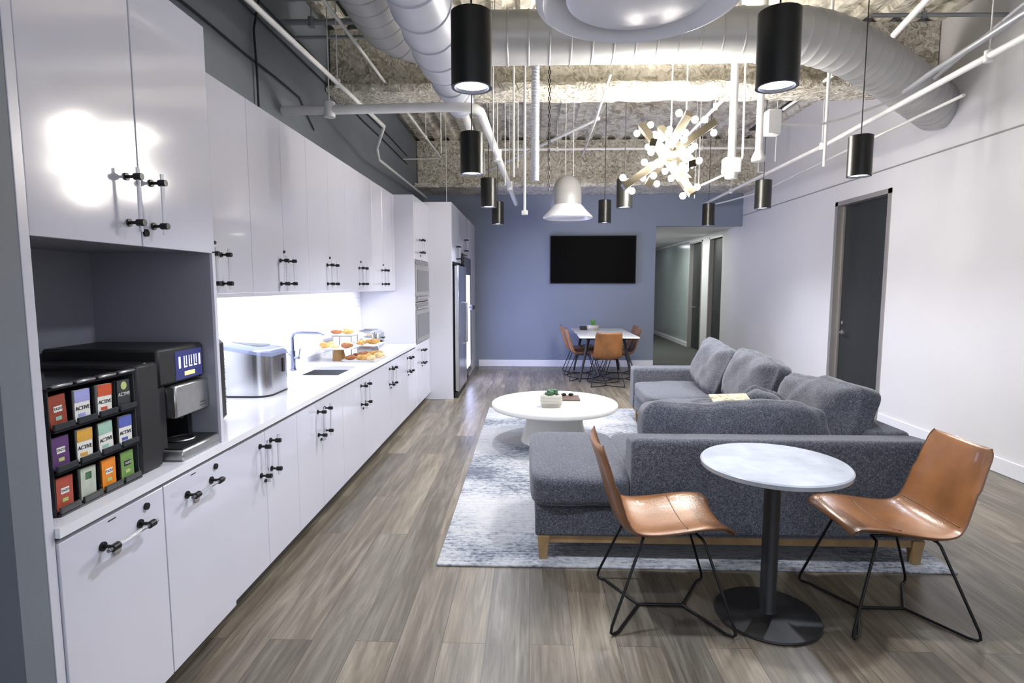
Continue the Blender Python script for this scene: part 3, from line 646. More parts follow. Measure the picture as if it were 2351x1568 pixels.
obj('spout', MB().tube([(-1.925, 4.34, CZ), (-1.925, 4.34, .90)], .012, 12).tube([(-1.925, 4.34, .89), (-1.925, 4.34, 1.00), (-1.915, 4.34, 1.025), (-1.895, 4.34, 1.03), (-1.872, 4.34, 1.02), (-1.865, 4.34, 1.0)], .006, 10), 'chrome_dark_reflect', t, True, True)
obj('lever', MB().tube([(-1.925, 4.34, .905), (-1.90, 4.32, .91)], .005, 8), 'chrome_dark_reflect', t, True, True)
# toaster
t = thing('toaster', 'chrome two slot toaster in front of the tower', 'toaster', (-1.78, 6.2, CZ))
P2 = rr(-1.88, -1.66, 6.02, 6.36, .03)
obj('body', loft([[(x, y, CZ + .012) for x, y in P2], [(x, y, 1.02) for x, y in P2], [(-1.77 + (x + 1.77) * .92, 6.19 + (y - 6.19) * .96, 1.045) for x, y in P2], [(-1.77 + (x + 1.77) * .7, 6.19 + (y - 6.19) * .9, 1.055) for x, y in P2]]), 'chrome', t, True, True)
obj('end_cap', MB().box((-1.658, 6.06, CZ + .01), (-1.635, 6.32, 1.03), .01), 'brushed', t, True, True)
obj('dial', MB().tube([(-1.635, 6.15, .93), (-1.615, 6.15, .93)], .018, 16), 'black', t, True, True)
obj('push_lever', MB().box((-1.635, 6.22, .96), (-1.612, 6.27, .975), .003), 'black', t, True, True)
obj('slot', MB().box((-1.85, 6.08, 1.0555), (-1.70, 6.11, 1.057)), 'black', t, False, True)
obj('slot', MB().box((-1.85, 6.26, 1.0555), (-1.70, 6.29, 1.057)), 'black', t, False, True)
# pastry displays
def croissant(c, s, rz, mt, lb, grp, seed):
    rnd = random.Random(seed); pts = []; rs = []
    for i in range(11):
        a = -1.2 + 2.4 * i / 10; pts.append((math.sin(a) * .062 * s, (1 - math.cos(a)) * .05 * s, .022 * s)); rs.append(max(.005, (.024 * math.cos(a * 1.05) + .003 * (i % 2)) * s))
    o = obj('pastry', MB().tube(pts, rs, 10), mt, None, True); o.location = c; o.rotation_euler = (0, 0, rz)
    return tag(o, lb, 'pastry', grp)
def dish(cx_, cy_, w_, d_, z, name, label, mt='ceramic', h=.012):
    P = rr(cx_ - w_ / 2, cx_ + w_ / 2, cy_ - d_ / 2, cy_ + d_ / 2, .02)
    Q = rr(cx_ - w_ / 2 - .015, cx_ + w_ / 2 + .015, cy_ - d_ / 2 - .015, cy_ + d_ / 2 + .015, .025)
    o = obj(name, loft([[(x, y, z) for x, y in P], [(x, y, z + h) for x, y in Q], [(x, y, z + h - .002) for x, y in rr(cx_ - w_ / 2 - .01, cx_ + w_ / 2 + .01, cy_ - d_ / 2 - .01, cy_ + d_ / 2 + .01, .022)], [(x, y, z + .004) for x, y in P]]), mt, None, True)
    return tag(o, label, 'platter')
# wooden pedestal carrying the near platter
P = rr(-1.80, -1.70, 5.08, 5.18, .01); Qr = rr(-1.785, -1.715, 5.095, 5.165, .01)
pd = obj('wooden_pedestal', loft([[(x, y, CZ) for x, y in P], [(x, y, .972) for x, y in Qr]]), 'wood_block', None, True); tag(pd, 'tapered wooden block holding up the near white platter', 'pedestal')
dish(-1.76, 5.13, .34, .30, .973, 'platter', 'white platter of pastries raised on the wooden block')
dish(-1.60, 5.55, .22, .34, .955, 'platter', 'white platter of pastries behind the metal tray')
st = obj('platter_stand', loft([[(-1.68, 5.42, CZ), (-1.52, 5.42, CZ), (-1.52, 5.68, CZ), (-1.68, 5.68, CZ)], [(-1.66, 5.45, .9545), (-1.54, 5.45, .9545), (-1.54, 5.65, .9545), (-1.66, 5.65, .9545)]]), 'brushed'); tag(st, 'low metal stand under the platter behind the tray', 'stand')
ws = obj('wire_stand', MB().tube([(-1.90, 5.40, CZ), (-1.90, 5.40, 1.055)], .006, 8).tube([(-1.72, 5.40, CZ), (-1.72, 5.40, 1.055)], .006, 8).tube([(-1.90, 5.60, CZ), (-1.90, 5.60, 1.055)], .006, 8).tube([(-1.72, 5.60, CZ), (-1.72, 5.60, 1.055)], .006, 8)
         .tube([(-1.90, 5.40, 1.055), (-1.72, 5.40, 1.055), (-1.72, 5.60, 1.055), (-1.90, 5.60, 1.055), (-1.90, 5.40, 1.055)], .006, 8), 'brushed', None, True)
tag(ws, 'tall silver wire stand carrying the uppermost pastry platter', 'stand')
dish(-1.81, 5.50, .26, .28, 1.0625, 'platter', 'uppermost white platter on the silver wire stand')
dish(-1.53, 5.22, .30, .42, CZ, 'serving_tray', 'low silver rimmed serving tray of pastries at the counter edge', 'ceramic', .016)
bm_ = ['pastry', 'pastry_pale', 'pastry_dark']
k = 0
spots = [('on the platter on the wooden block', 'pastries on the platter on the wooden block', .984, [(-1.86, 5.05, 1.1, 'leftmost'), (-1.755, 5.05, .8, 'middle front'), (-1.66, 5.05, 1.0, 'right front'), (-1.84, 5.20, .9, 'back left'), (-1.70, 5.20, .95, 'back right')]),
         ('on the platter behind the metal tray', 'pastries on the platter behind the tray', .966, [(-1.64, 5.46, 1.1, 'left'), (-1.56, 5.58, 1.1, 'right'), (-1.65, 5.64, 1.0, 'rear')]),
         ('on the uppermost platter', 'pastries on the uppermost platter', 1.0745, [(-1.88, 5.45, .9, 'left'), (-1.76, 5.46, .9, 'right'), (-1.82, 5.57, 1.0, 'rear')]),
         ('on the low serving tray', 'pastries on the low serving tray', .873, [(-1.62, 5.08, .9, 'front left'), (-1.52, 5.08, 1.0, 'front center'), (-1.43, 5.09, .9, 'front right'), (-1.61, 5.21, .9, 'middle left'), (-1.50, 5.22, 1.0, 'center'), (-1.42, 5.27, .9, 'middle right'), (-1.58, 5.34, 1.0, 'rear left'), (-1.47, 5.38, 1.1, 'rear right')])]
for wh, grp, z, pts in spots:
    for (x, y, s_, ps) in pts:
        mt = bm_[k % 3 if k % 5 else 0]; adj = {'pastry': 'golden brown', 'pastry_pale': 'pale golden', 'pastry_dark': 'dark brown'}[mt]
        croissant((x, y, z), s_, random.uniform(-1, 1) + math.pi / 2 * (k % 2), mt, '%s pastry, the %s one %s' % (adj, ps, wh), grp, k); k += 1

# ---------------------------------------------------------------- back wall TV, dining set
t = thing('television', 'large black wall mounted television on the blue back wall', 'television', (1.15, YB, 1.55))
TX0, TX1, TZ0, TZ1 = .36, 1.945, 1.565, 2.45
obj('bezel', MB().box((TX0, YB - .07, TZ0), (TX1, YB - .02, TZ1), .004), 'black', t, False, True)
obj('screen', MB().box((TX0 + .012, YB - .0715, TZ0 + .015), (TX1 - .012, YB - .0701, TZ1 - .012)), 'tv_black', t, False, True)
obj('wall_mount', MB().box((.9, YB - .02, 1.85), (1.4, YB, 2.15)), 'black_metal', t, False, True)

def chair(name, label, loc, rz, group):
    """tan leather shell chair on black wire legs; faces local +x"""
    t = thing(name, label, 'chair', loc, rz, group)
    prof = [(.245, .435), (.225, .452), (.14, .452), (.04, .438), (-.07, .425), (-.15, .428), (-.20, .452), (-.232, .50), (-.256, .57), (-.282, .66), (-.306, .74), (-.328, .805), (-.336, .835)]
    wid = [.195, .212, .222, .228, .230, .226, .220, .215, .210, .206, .200, .193, .175]
    # densify
    n = len(prof); NS = 40; NT = 18
    def cr(i, f, a):
        p = [a[max(0, min(n - 1, i + k))] for k in (-1, 0, 1, 2)]
        g = lambda p0, p1, p2, p3: .5 * ((2 * p1) + (-p0 + p2) * f + (2 * p0 - 5 * p1 + 4 * p2 - p3) * f * f + (-p0 + 3 * p1 - 3 * p2 + p3) * f ** 3)
        return g(*p)
    top = []; bot = []
    for a in range(NS + 1):
        s_ = a / NS * (n - 1); i = min(int(s_), n - 2); f = s_ - i
        x = cr(i, f, [p[0] for p in prof]); z = cr(i, f, [p[1] for p in prof]); w_ = cr(i, f, wid)
        e = .01; s2 = min(s_ + .05, n - 1); i2 = min(int(s2), n - 2); s1 = max(s_ - .05, 0); i1 = min(int(s1), n - 2)
        dx = cr(i2, s2 - i2, [p[0] for p in prof]) - cr(i1, s1 - i1, [p[0] for p in prof]); dz = cr(i2, s2 - i2, [p[1] for p in prof]) - cr(i1, s1 - i1, [p[1] for p in prof])
        l = math.hypot(dx, dz); nx, nz = dz / l, -dx / l     # normal to the sitting side
        rim = min(1, min(s_ / .9, (n - 1 - s_) / .9)) ** .5
        curl = .034 if s_ < 9 else .026
        rt, rb = [], []
        for b_ in range(NT + 1):
            u = 2 * b_ / NT - 1
            c_ = curl * abs(u) ** 2.6
            th = .013 * (max(0, 1 - abs(u) ** 8)) ** .5 * rim + .0015
            y = u * w_
            cx_, cz_ = x + nx * c_, z + nz * c_
            rt.append((cx_ + nx * th, y, cz_ + nz * th)); rb.append((cx_ - nx * th, y, cz_ - nz * th))
        top.append(rt); bot.append(rb)
    vs = [p for r_ in top for p in r_] + [p for r_ in bot for p in r_]; fs = []; W = NT + 1; O = W * (NS + 1)
    for i in range(NS):
        for j in range(NT):
            a = i * W + j; fs.append((a, a + 1, a + W + 1, a + W)); fs.append((O + a, O + a + W, O + a + W + 1, O + a + 1))
    for j in range(NT): fs.append((j, O + j, O + j + 1, j + 1)); a = NS * W + j; fs.append((a, a + 1, O + a + 1, O + a))
    for i in range(NS): a = i * W; fs.append((a, a + W, O + a + W, O + a)); a = i * W + NT; fs.append((a, O + a, O + a + W, a + W))
    obj('seat_shell', MB().add(vs, fs), 'tan_leather', t, True)
    def row(k, dy=1., lift=.0145):
        s0 = []
        for p, q in zip(top[k], bot[k]):
            m_ = (Vector(p) + Vector(q)) / 2; d_ = (Vector(p) - Vector(q)).normalized(); s0.append(m_ + d_ * (lift))
        return s0
    obj('seam', MB().tube(row(9)[1:-1], .0022, 6), 'leather_seam', t, True)
    obj('seam', MB().tube(row(22)[1:-1], .0022, 6), 'leather_seam', t, True)
    for sy in (1, -1):
        j = NT if sy > 0 else 0
        obj('piping', MB().tube([(Vector(top[i][j]) + Vector(bot[i][j])) / 2 for i in range(NS + 1)], .0042, 6), 'leather_seam', t, True)
    r = .0065
    for sx in (1, -1):
        for sy in (1, -1):
            fx = sx * .268 + .0; tx = .13 if sx > 0 else -.11
            obj('leg', MB().tube([(tx, sy * .10, .413), (tx + sx * .012, sy * .16, .413), (tx + sx * .02, sy * .172, .40), (fx, sy * .248, .045), (fx + sx * .004, sy * .252, .018), (fx - sx * .004, sy * .246, .0085), (fx - sx * .03, sy * .226, .008), (sx * .105, 0, .008)], r, 10), 'black_metal', t, True)
    obj('crossbar', MB().tube([(-.105, 0, .0085), (.105, 0, .0085)], .0075, 10), 'black_metal', t, True)
    obj('seat_rail', MB().tube([(-.11, .10, .413), (.13, .10, .4135)], r, 8).tube([(-.11, -.10, .413), (.13, -.10, .4135)], r, 8), 'black_metal', t, True)
    return t
c0 = chair('leather_chair', 'tan leather chair left of the round marble table, seen from the side', (.632, 2.645, 0), 0, None)
dup(c0, (1.685, 2.65, 0), R(180), 'tan leather chair right of the round marble table, facing left')
G_ = 'leather chairs around the white dining table'
for loc, rz, lb in [((1.17, 8.80, 0), R(90), 'tan leather chair at the near end of the white dining table, back to the viewer'),
                    ((.90, 9.33, 0), 0, 'tan leather chair on the left of the dining table, the nearer one'),
                    ((.855, 9.95, 0), 0, 'tan leather chair on the left of the dining table, farther by the wall'),
                    ((1.46, 9.35, 0), R(180), 'tan leather chair on the right of the dining table, the nearer one'),
                    ((1.52, 9.98, 0), R(180), 'tan leather chair on the right of the dining table, farther by the wall')]:
    o = dup(c0, loc, rz, lb); o['group'] = G_
# dining table
t = thing('dining_table', 'white rectangular dining table with splayed black legs by the back wall', 'table', (1.21, 9.6, 0))
obj('tabletop', MB().box((.755, 8.72, .728), (1.67, 10.50, .752), .004), 'table_white', t, False, True)
obj('apron', MB().box((.87, 8.85, .70), (1.56, 10.38, .7275)), 'black', t, False, True)
for (x, y, tx, ty) in ((.785, 9.03, .93, 9.10), (1.62, 9.03, 1.49, 9.10), (.80, 10.4, .93, 10.30), (1.62, 10.4, 1.49, 10.3)):
    obj('leg', MB().tube([(x, y, .0), (tx, ty, .705)], [.016, .028], 12), 'black', t, True, True)
# things on the dining table
t = thing('potted_plant', 'small green plant in a white stone pot on the dining table', 'plant', (1.09, 10.0, .753))
obj('pot', MB().lathe([(.085, 0), (.10, .02), (.105, .06), (.10, .095), (.08, .095), (.075, .07)], (1.09, 10.0, .753), 28), 'stone_pot', t, True, True)
mb = MB(); rnd = random.Random(3)
for i in range(34):
    a = rnd.uniform(0, 6.28); r_ = rnd.uniform(.01, .05); hh = rnd.uniform(.07, .13)
    mb.tube([(1.09 + r_ * .4 * math.cos(a), 10 + r_ * .4 * math.sin(a), .82), (1.09 + r_ * .8 * math.cos(a), 10 + r_ * .8 * math.sin(a), .82 + hh * .7), (1.09 + r_ * 1.3 * math.cos(a), 10 + r_ * 1.3 * math.sin(a), .83 + hh)], [.004, .006, .001], 5)
obj('foliage', mb, 'leaf_bright', t, True, True)
bk = obj('black_box', MB().box((.88, 10.10, .753), (1.0, 10.24, .81), .006), 'black', None, True); tag(bk, 'small black box beside the plant on the dining table', 'box')

# ---------------------------------------------------------------- rug, coffee table
rg_ = obj('rug', MB().box((-.515, 3.0, .0005), (2.30, 7.04, .012), .003), 'rug_weave'); tag(rg_, 'large distressed grey and blue area rug under the sofa', 'rug')
CX, CY = .24, 5.56
t = thing('coffee_table', 'round white coffee table with a drum base on the rug', 'table', (CX, CY, .0125))
obj('tabletop', MB().lathe([(.58, 0), (.612, .006), (.62, .016), (.62, .040), (.614, .048), (0, .048)], (CX, CY, .345), 96), 'table_white', t, True, True)
obj('base', MB().lathe([(.33, 0), (.325, .02), (.285, .16), (.265, .332), (.2, .332)], (CX, CY, .0125), 64), 'table_white', t, True, True)
TZ = .394
t = thing('potted_succulent', 'green succulent in a white banded stone pot on the coffee table', 'plant', (.20, 5.36, TZ))
obj('pot', loft([[(.20 + x * k, 5.36 + y * k * .8, TZ + z) for x, y in rr(-.105, .105, -.105, .105, .06)] for z, k in ((0, .82), (.03, .95), (.06, 1.0), (.10, .98), (.115, .9), (.115, .75), (.10, .7))]), 'stone_pot', t, True, True)
mb = MB(); rnd = random.Random(5)
for i in range(40):
    a = rnd.uniform(0, 6.28); r_ = rnd.uniform(.01, .055)
    mb.ball((.20 + r_ * math.cos(a), 5.36 + r_ * math.sin(a) * .8, TZ + .125 + rnd.uniform(-.005, .03)), .016, 7, 5, (1, .7, 1.1))
obj('foliage', mb, 'leaf', t, True, True)
t = thing('serving_board', 'dark wooden tray with handles lying on the coffee table', 'tray', (.41, 5.75, TZ))
obj('board', MB().box((.32, 5.62, TZ), (.50, 5.86, TZ + .014), .003), 'dark_wood', t, False, True)
sg = thing('sunglasses', 'black sunglasses lying on the wooden tray', 'sunglasses', (.37, 5.78, TZ + .015))
for dx in (-.035, .035):
    obj('lens', MB().ball((.38 + dx, 5.78, TZ + .034), .026, 14, 8, (1, .35, .65)), 'black_gloss', sg, True, True)
    obj('temple', MB().tube([(.38 + dx * 1.8, 5.785, TZ + .036), (.38 + dx * 1.8, 5.83, TZ + .034), (.38 + dx * 1.2, 5.855, TZ + .018)], .004, 6), 'black', sg, True, True)

# ---------------------------------------------------------------- sectional sofa
t = thing('sectional_sofa', 'grey tweed L-shaped sectional sofa with wooden base on the rug', 'sofa', (1.1, 4.0, .0125))
Z0, ZS = .148, .335
SB = .012
def soft(name, a, b_, r=.03, e=9, n=12, crumple=0., seed=0):
    c = [(p + q) / 2 for p, q in zip(a, b_)]; h = [abs(q - p) / 2 for p, q in zip(a, b_)]
    return obj(name, MB().cushion(c, h, e, n, 0, None, crumple, seed), 'tweed', t, True, True)
def block(name, a, b_, bev=.03):
    o = obj(name, MB().box(a, b_), 'tweed', t, True, True); md = o.modifiers.new('b', 'BEVEL'); md.width = bev; md.segments = 4; md.limit_method = 'ANGLE'
    for p in o.data.polygons: p.use_smooth = True
    return o
block('seat_base', (.03, 3.075, Z0), (2.17, 4.05, .315), .015)
block('seat_base', (1.18, 4.052, Z0), (2.17, 6.62, .315), .015)
# near back: sloped inner face
def backrest(pts, ax, a0, a1):
    vs = []
    for a in (a0, a1):
        for (p, z) in pts: vs.append((a, p, z) if ax == 'x' else (p, a, z))
    n = len(pts); fs = [tuple(range(n)), tuple(range(n, 2 * n))[::-1]] + [(i, (i + 1) % n, n + (i + 1) % n, n + i) for i in range(n)]
    o = obj('back_panel', MB().add(vs, fs), 'tweed', t, True, True); md = o.modifiers.new('b', 'BEVEL'); md.width = .035; md.segments = 4; md.limit_method = 'ANGLE'
    for p in o.data.polygons: p.use_smooth = True
    return o
backrest([(3.06, .148), (3.06, .71), (3.27, .695), (3.36, .32), (3.36, .148)], 'x', .557, 2.19)
backrest([(2.192, .148), (2.192, .708), (1.96, .695), (1.87, .32), (1.87, .148)], 'y', 3.275, 6.40)
backrest([(6.64, .148), (6.64, .62), (6.42, .61), (6.40, .32), (6.40, .148)], 'x', 1.165, 2.19)
soft('seat_cushion', (.0, 3.05, .31), (.575, 4.10, .50), e=7, n=16, crumple=.004, seed=1)
soft('seat_cushion', (.565, 3.34, .31), (1.19, 4.10, .49), e=7, n=14, crumple=.004, seed=2)
soft('seat_cushion', (1.18, 3.34, .31), (1.90, 4.46, .48), e=7, n=14, crumple=.004, seed=3)
soft('seat_cushion', (1.15, 4.45, .31), (1.90, 5.44, .48), e=7, n=14, crumple=.004, seed=4)
soft('seat_cushion', (1.15, 5.43, .31), (1.90, 6.42, .48), e=7, n=14, crumple=.004, seed=5)
pl = obj('plinth', MB().box((.06, 3.085, .108), (2.15, 3.125, .1475)).box((.06, 3.085, .108), (.10, 4.03, .1475)).box((.06, 3.99, .108), (1.2, 4.03, .1475)).box((1.2, 3.99, .108), (1.24, 6.60, .1475)).box((2.11, 3.085, .108), (2.15, 6.60, .1475)).box((1.2, 6.56, .108), (2.15, 6.60, .1475)), 'oak', t, False, True)
for x, y in ((.045, 3.07), (2.10, 3.07), (.045, 3.97), (1.19, 6.36), (2.10, 6.56), (1.15, 3.97)):
    obj('leg', loft([[(x + a, y + b_, .0125) for a, b_ in ((.008, .008), (.05, .008), (.05, .05), (.008, .05))], [(x + a, y + b_, .15) for a, b_ in ((0, 0), (.065, 0), (.065, .065), (0, .065))]]), 'oak', t, False, True)
def back_cushion(c, h, rx, ry, rz, seed, cr=.012, e=4.5, pil=.35, name='back_cushion', parent=t):
    rot = Matrix.Rotation(R(rz), 3, 'Z') @ Matrix.Rotation(R(ry), 3, 'Y') @ Matrix.Rotation(R(rx), 3, 'X')
    return obj(name, MB().cushion(c, h, e, 22, pil, rot, cr, seed), 'tweed', parent, True, parent is not None)
back_cushion((1.24, 3.46, .645), (.56, .165, .195), -12, 0, 0, 11, e=6.5, pil=.25)             # leaning on the near back
back_cushion((1.95, 3.84, .69), (.48, .15, .235), -16, -4, -90 + 3, 12, e=7, pil=.45)           # right back, near corner
back_cushion((1.90, 4.86, .72), (.46, .145, .25), -18, 3, -90, 13, e=8, pil=.55)
back_cushion((1.88, 5.84, .71), (.45, .145, .255), -20, 4, -90 - 2, 14, e=8, pil=.55)
p1 = back_cushion((1.66, 4.05, .685), (.17, .085, .15), -38, 25, -50, 21, .022, 3.6, .7, 'throw_pillow', None); tag(p1, 'crumpled grey tweed throw pillow lying against the corner cushion', 'pillow')
p2 = back_cushion((1.36, 3.98, .625), (.25, .075, .19), -58, 0, 8, 22, .010, 4, .7, 'throw_pillow', None); tag(p2, 'blue-grey throw pillow lying flat under the gold magazine', 'pillow')
bk = obj('magazine', MB().box((-.14, -.09, 0), (.14, .09, .014), .002).xf(Matrix.Translation((1.42, 4.0, .722)) @ Matrix.Rotation(R(8), 4, 'Z') @ Matrix.Rotation(R(26), 4, 'X')), 'gold_paper'); tag(bk, 'gold and white magazine lying on the flat throw pillow', 'magazine')

# ---------------------------------------------------------------- bistro table
BX, BY = 1.118, 2.585
t = thing('bistro_table', 'round marble topped bistro table on a black pedestal in the foreground', 'table', (BX, BY, 0))
obj('tabletop', MB().lathe([(.312, 0), (.320, .004), (.322, .022), (.316, .028), (0, .028)], (BX, BY, .714), 96), 'marble', t, True, True)
obj('pedestal', MB().lathe([(.045, .022), (.036, .035), (.036, .70), (.10, .705), (.10, .713)], (BX, BY, 0), 32), 'black', t, True, True)
obj('foot', MB().lathe([(.232, 0), (.236, .006), (.232, .014), (.10, .022), (.04, .026)], (BX, BY, 0), 64), 'black', t, True, True)

# ---------------------------------------------------------------- pendants
def pendant(loc, lb):
    x, y, z = loc
    t = thing('pendant_lamp', lb, 'pendant lamp', loc, 0, 'black cylinder pendant lamps')
    r = .083
    obj('shade', MB().lathe([(r - .012, .02), (r - .012, .0), (r, .0), (r, .29), (r - .01, .295), (.0, .295)], (0, 0, 0), 48), 'pendant_black', t, True)
    ln = obj('lens', MB().lathe([(0, .013), (r - .013, .013), (r - .013, .018), (0, .018)], (0, 0, 0), 40), 'lens', t, True)
    obj('cable', MB().tube([(0, 0, .29), (0, 0, ZC - z - .02)], .004, 8), 'black', t, True)
    obj('canopy', MB().lathe([(.0, 0), (.05, 0), (.05, .02), (0, .02)], (0, 0, ZC - z - .02), 24), 'black', t, True)
    spot('pendant_spot', (x, y, z + .005), 150, 140, .7, (.84, .89, 1), .05)
    return t
PZ = 2.35
pd_ = [(-.243, 2.42, 'leftmost of the two large black cylinder pendants nearest the viewer'), (1.0, 2.45, 'right hand one of the two large black cylinder pendants nearest the viewer'),
       (-.43, 4.25, 'black cylinder pendant hanging behind the largest left one'), (-.438, 6.04, 'black cylinder pendant in the left row, third from the viewer'),
       (-.44, 7.73, 'black cylinder pendant in the left row, farthest before the blue wall'), (.978, 6.12, 'black cylinder pendant just left of the bulb chandelier'),
       (.964, 7.61, 'small black cylinder pendant above the television'), (2.44, 4.43, 'black cylinder pendant nearest the right wall in front of the charcoal door'),
       (2.455, 6.24, 'black cylinder pendant in the right row, second from the viewer'), (2.42, 7.99, 'small black cylinder pendant above the corridor opening')]
for x, y, lb in pd_: pendant((x, y, PZ), lb)

# ---------------------------------------------------------------- chandelier
HC = Vector((1.25, 5.30, 2.715))
t = thing('chandelier', 'sputnik style chandelier of bronze bars covered in small glowing bulbs', 'chandelier', tuple(HC))
obj('hub', MB().ball((0, 0, 0), .035, 16, 12), 'bronze', t, True)
obj('stem', MB().tube([(0, 0, 0), (0, 0, ZC - HC.z)], .006, 8), 'pipe_white', t, True)
bars = [((-.34, -.05, -.24), (.32, .05, .23)), ((-.19, .12, .235), (.14, -.10, -.30)), ((-.17, -.22, .03), (.22, .25, -.10)), ((-.02, .25, .24), (.09, -.25, -.12)), ((.05, -.28, .20), (-.10, .28, -.17))]
for bi, (a, b_) in enumerate(bars):
    a = Vector(a) * 1.25; b_ = Vector(b_) * 1.25; d_ = (b_ - a).normalized(); sd = d_.cross(Vector((0, 1, 0))).normalized(); up = d_.cross(sd)
    w_ = .032
    vs = [p + sd * s1 * w_ + up * s2 * w_ for p in (a, b_) for s1, s2 in ((1, 1), (-1, 1), (-1, -1), (1, -1))]
    br_ = obj('arm', MB().add(vs, [(0, 1, 2, 3), (7, 6, 5, 4), (0, 4, 5, 1), (1, 5, 6, 2), (2, 6, 7, 3), (3, 7, 4, 0)]), 'bronze', t)
    nb = 5
    for i in range(nb):
        f = .05 + .9 * i / (nb - 1)
        if .36 < f < .64 and bi > 1: continue
        for sgn in (1, -1):
            p = a.lerp(b_, f); q = p + sd * sgn * (.072) + up * .014 * (1 if i % 2 else -1)
            sk = obj('socket', MB().tube([p, p.lerp(q, .62)], .008, 8), 'bronze', br_, True)
            obj('bulb', MB().ball(q, .029, 10, 7), 'bulb', br_, True)

# ---------------------------------------------------------------- ceiling diffusers
def diffuser(c, r, lb, elbow=None, neck_h=.3, nr=.16, concave=True):
    x, y, z = c
    t = thing('air_diffuser', lb, 'diffuser', c)
    obj('flange', MB().lathe([(r * .93, .0), (r, .012), (r * .985, .03), (r * .80, .085), (r * .62, .15), (nr, .17), (nr, .16), (r * .60, .13), (r * .78, .06), (r * .93, .0)], (0, 0, 0), 72), 'diffuser_white', t, True)
    obj('center_plate', MB().lathe([(0, .012), (r * .66, .012), (r * .70, .02), (r * .69, .034), (0, .036)], (0, 0, 0), 72), 'diffuser_white', t, True)
    obj('plate_bracket', MB().tube([(-nr, 0, .15), (0, 0, .04)], .006, 8).tube([(nr, 0, .15), (0, 0, .04)], .006, 8), 'diffuser_white', t, True)
    pth = [(0, 0, .15), (0, 0, .15 + neck_h)] if not elbow else [(0, 0, .15), (0, 0, .24), (0, .02, .30), (0, .07, .36), (0, .15, .39), (0, .3, .40), (0, 1.6, .42)]
    obj('neck', MB().tube(pth, nr, 40), 'duct', t, True)
    return t
diffuser((.40, 2.27, 2.60), .385, 'large round white air diffuser close overhead at the top edge', None, .93, .2)
diffuser((.46, 7.25, 2.365), .31, 'bell shaped white air diffuser hanging above the television', True, .3, .17)

# ---------------------------------------------------------------- ducts
def ribbed(path, r, step=.11, h=.006, w_=.008):
    """resample a path and raise a thin seam ring every step"""
    P = [Vector(p) for p in path]; rs = r if isinstance(r, (list, tuple)) else [r] * len(P)
    out = []; ro = []; acc = step
    for i in range(len(P) - 1):
        a, b_ = P[i], P[i + 1]; L_ = (b_ - a).length; out.append(a); ro.append(rs[i]); pos = acc
        while pos < L_ - .02:
            for o_, hh in ((-w_, 0), (-w_ * .4, h), (w_ * .4, h), (w_, 0)):
                f = (pos + o_) / L_
                if 0 < f < 1: out.append(a.lerp(b_, f)); ro.append(rs[i] + (rs[i + 1] - rs[i]) * f + hh)
            pos += step
        acc = max(.02, pos - L_)
    out.append(P[-1]); ro.append(rs[-1]); return out, ro
def arc(c, u, v, rad, a0, a1, n=10): return [tuple(Vector(c) + (Vector(u) * math.cos(R(a0 + (a1 - a0) * i / n)) + Vector(v) * math.sin(R(a0 + (a1 - a0) * i / n))) * rad) for i in range(n + 1)]
DZ, DY = 3.56, 4.90
t = thing('transverse_duct', 'wide round spiral duct crossing the room under the ceiling', 'duct', (1, DY, DZ))
path = [(-1.12, 2.0, DZ), (-1.12, DY - .42, DZ)] + arc((-.72, DY - .42, DZ), (-1, 0, 0), (0, 1, 0), .40, 0, 90, 8)[1:] + [(-.6, DY, DZ), (2.05, DY, DZ)]
pp, rr_ = ribbed(path, .205, .17)
obj('straight_run', MB().tube(pp, rr_, 48), 'duct', t, True, True)
e0 = Vector((2.05, DY, DZ)); dend = Vector((3.86, 5.72, 3.20))
ctl = [e0, e0 + Vector((.45, 0, 0)), dend - Vector((.75, .42, -.22)), dend]
bz = [ctl[0] * (1 - s_) ** 3 + ctl[1] * 3 * s_ * (1 - s_) ** 2 + ctl[2] * 3 * s_ * s_ * (1 - s_) + ctl[3] * s_ ** 3 for s_ in [i / 16 for i in range(17)]]
pp, rr_ = ribbed(bz, .207, .085, .003)
obj('bent_end', MB().tube(pp, rr_, 48), 'duct', t, True, True)
for x in (-.3, .9, 1.9):
    obj('strap', MB().tube([(x, DY, DZ + .2), (x, DY, ZC)], .004, 6), 'pipe_white', t, True, True)
t = thing('supply_duct', 'silver round duct running away from the viewer beside the cabinets side', 'duct', (-.63, 3.5, 3.15))
pp, rr_ = ribbed([(-.63, 1.9, 3.15), (-.63, 4.25, 3.15), (-.63, 4.33, 3.15), (-.63, 4.75, 3.15), (-.63, 4.82, 3.15), (-.63, 5.25, 3.15), (-.63, 5.32, 3.15)], [.172, .172, .145, .145, .118, .118, .10], .30, .008)
obj('round_run', MB().tube(pp, rr_, 48), 'duct_silver', t, True, True)
obj('flex_end', MB().tube([(-.62, 5.3, 3.14), (-.60, 5.55, 3.08), (-.58, 5.9, 2.98)], .035, 14), 'pipe_white', t, True, True)
for y in (2.6, 3.6): obj('strap', MB().tube([(-.63, y, 3.31), (-.63, y, ZC)], .004, 6), 'pipe_white', t, True, True)

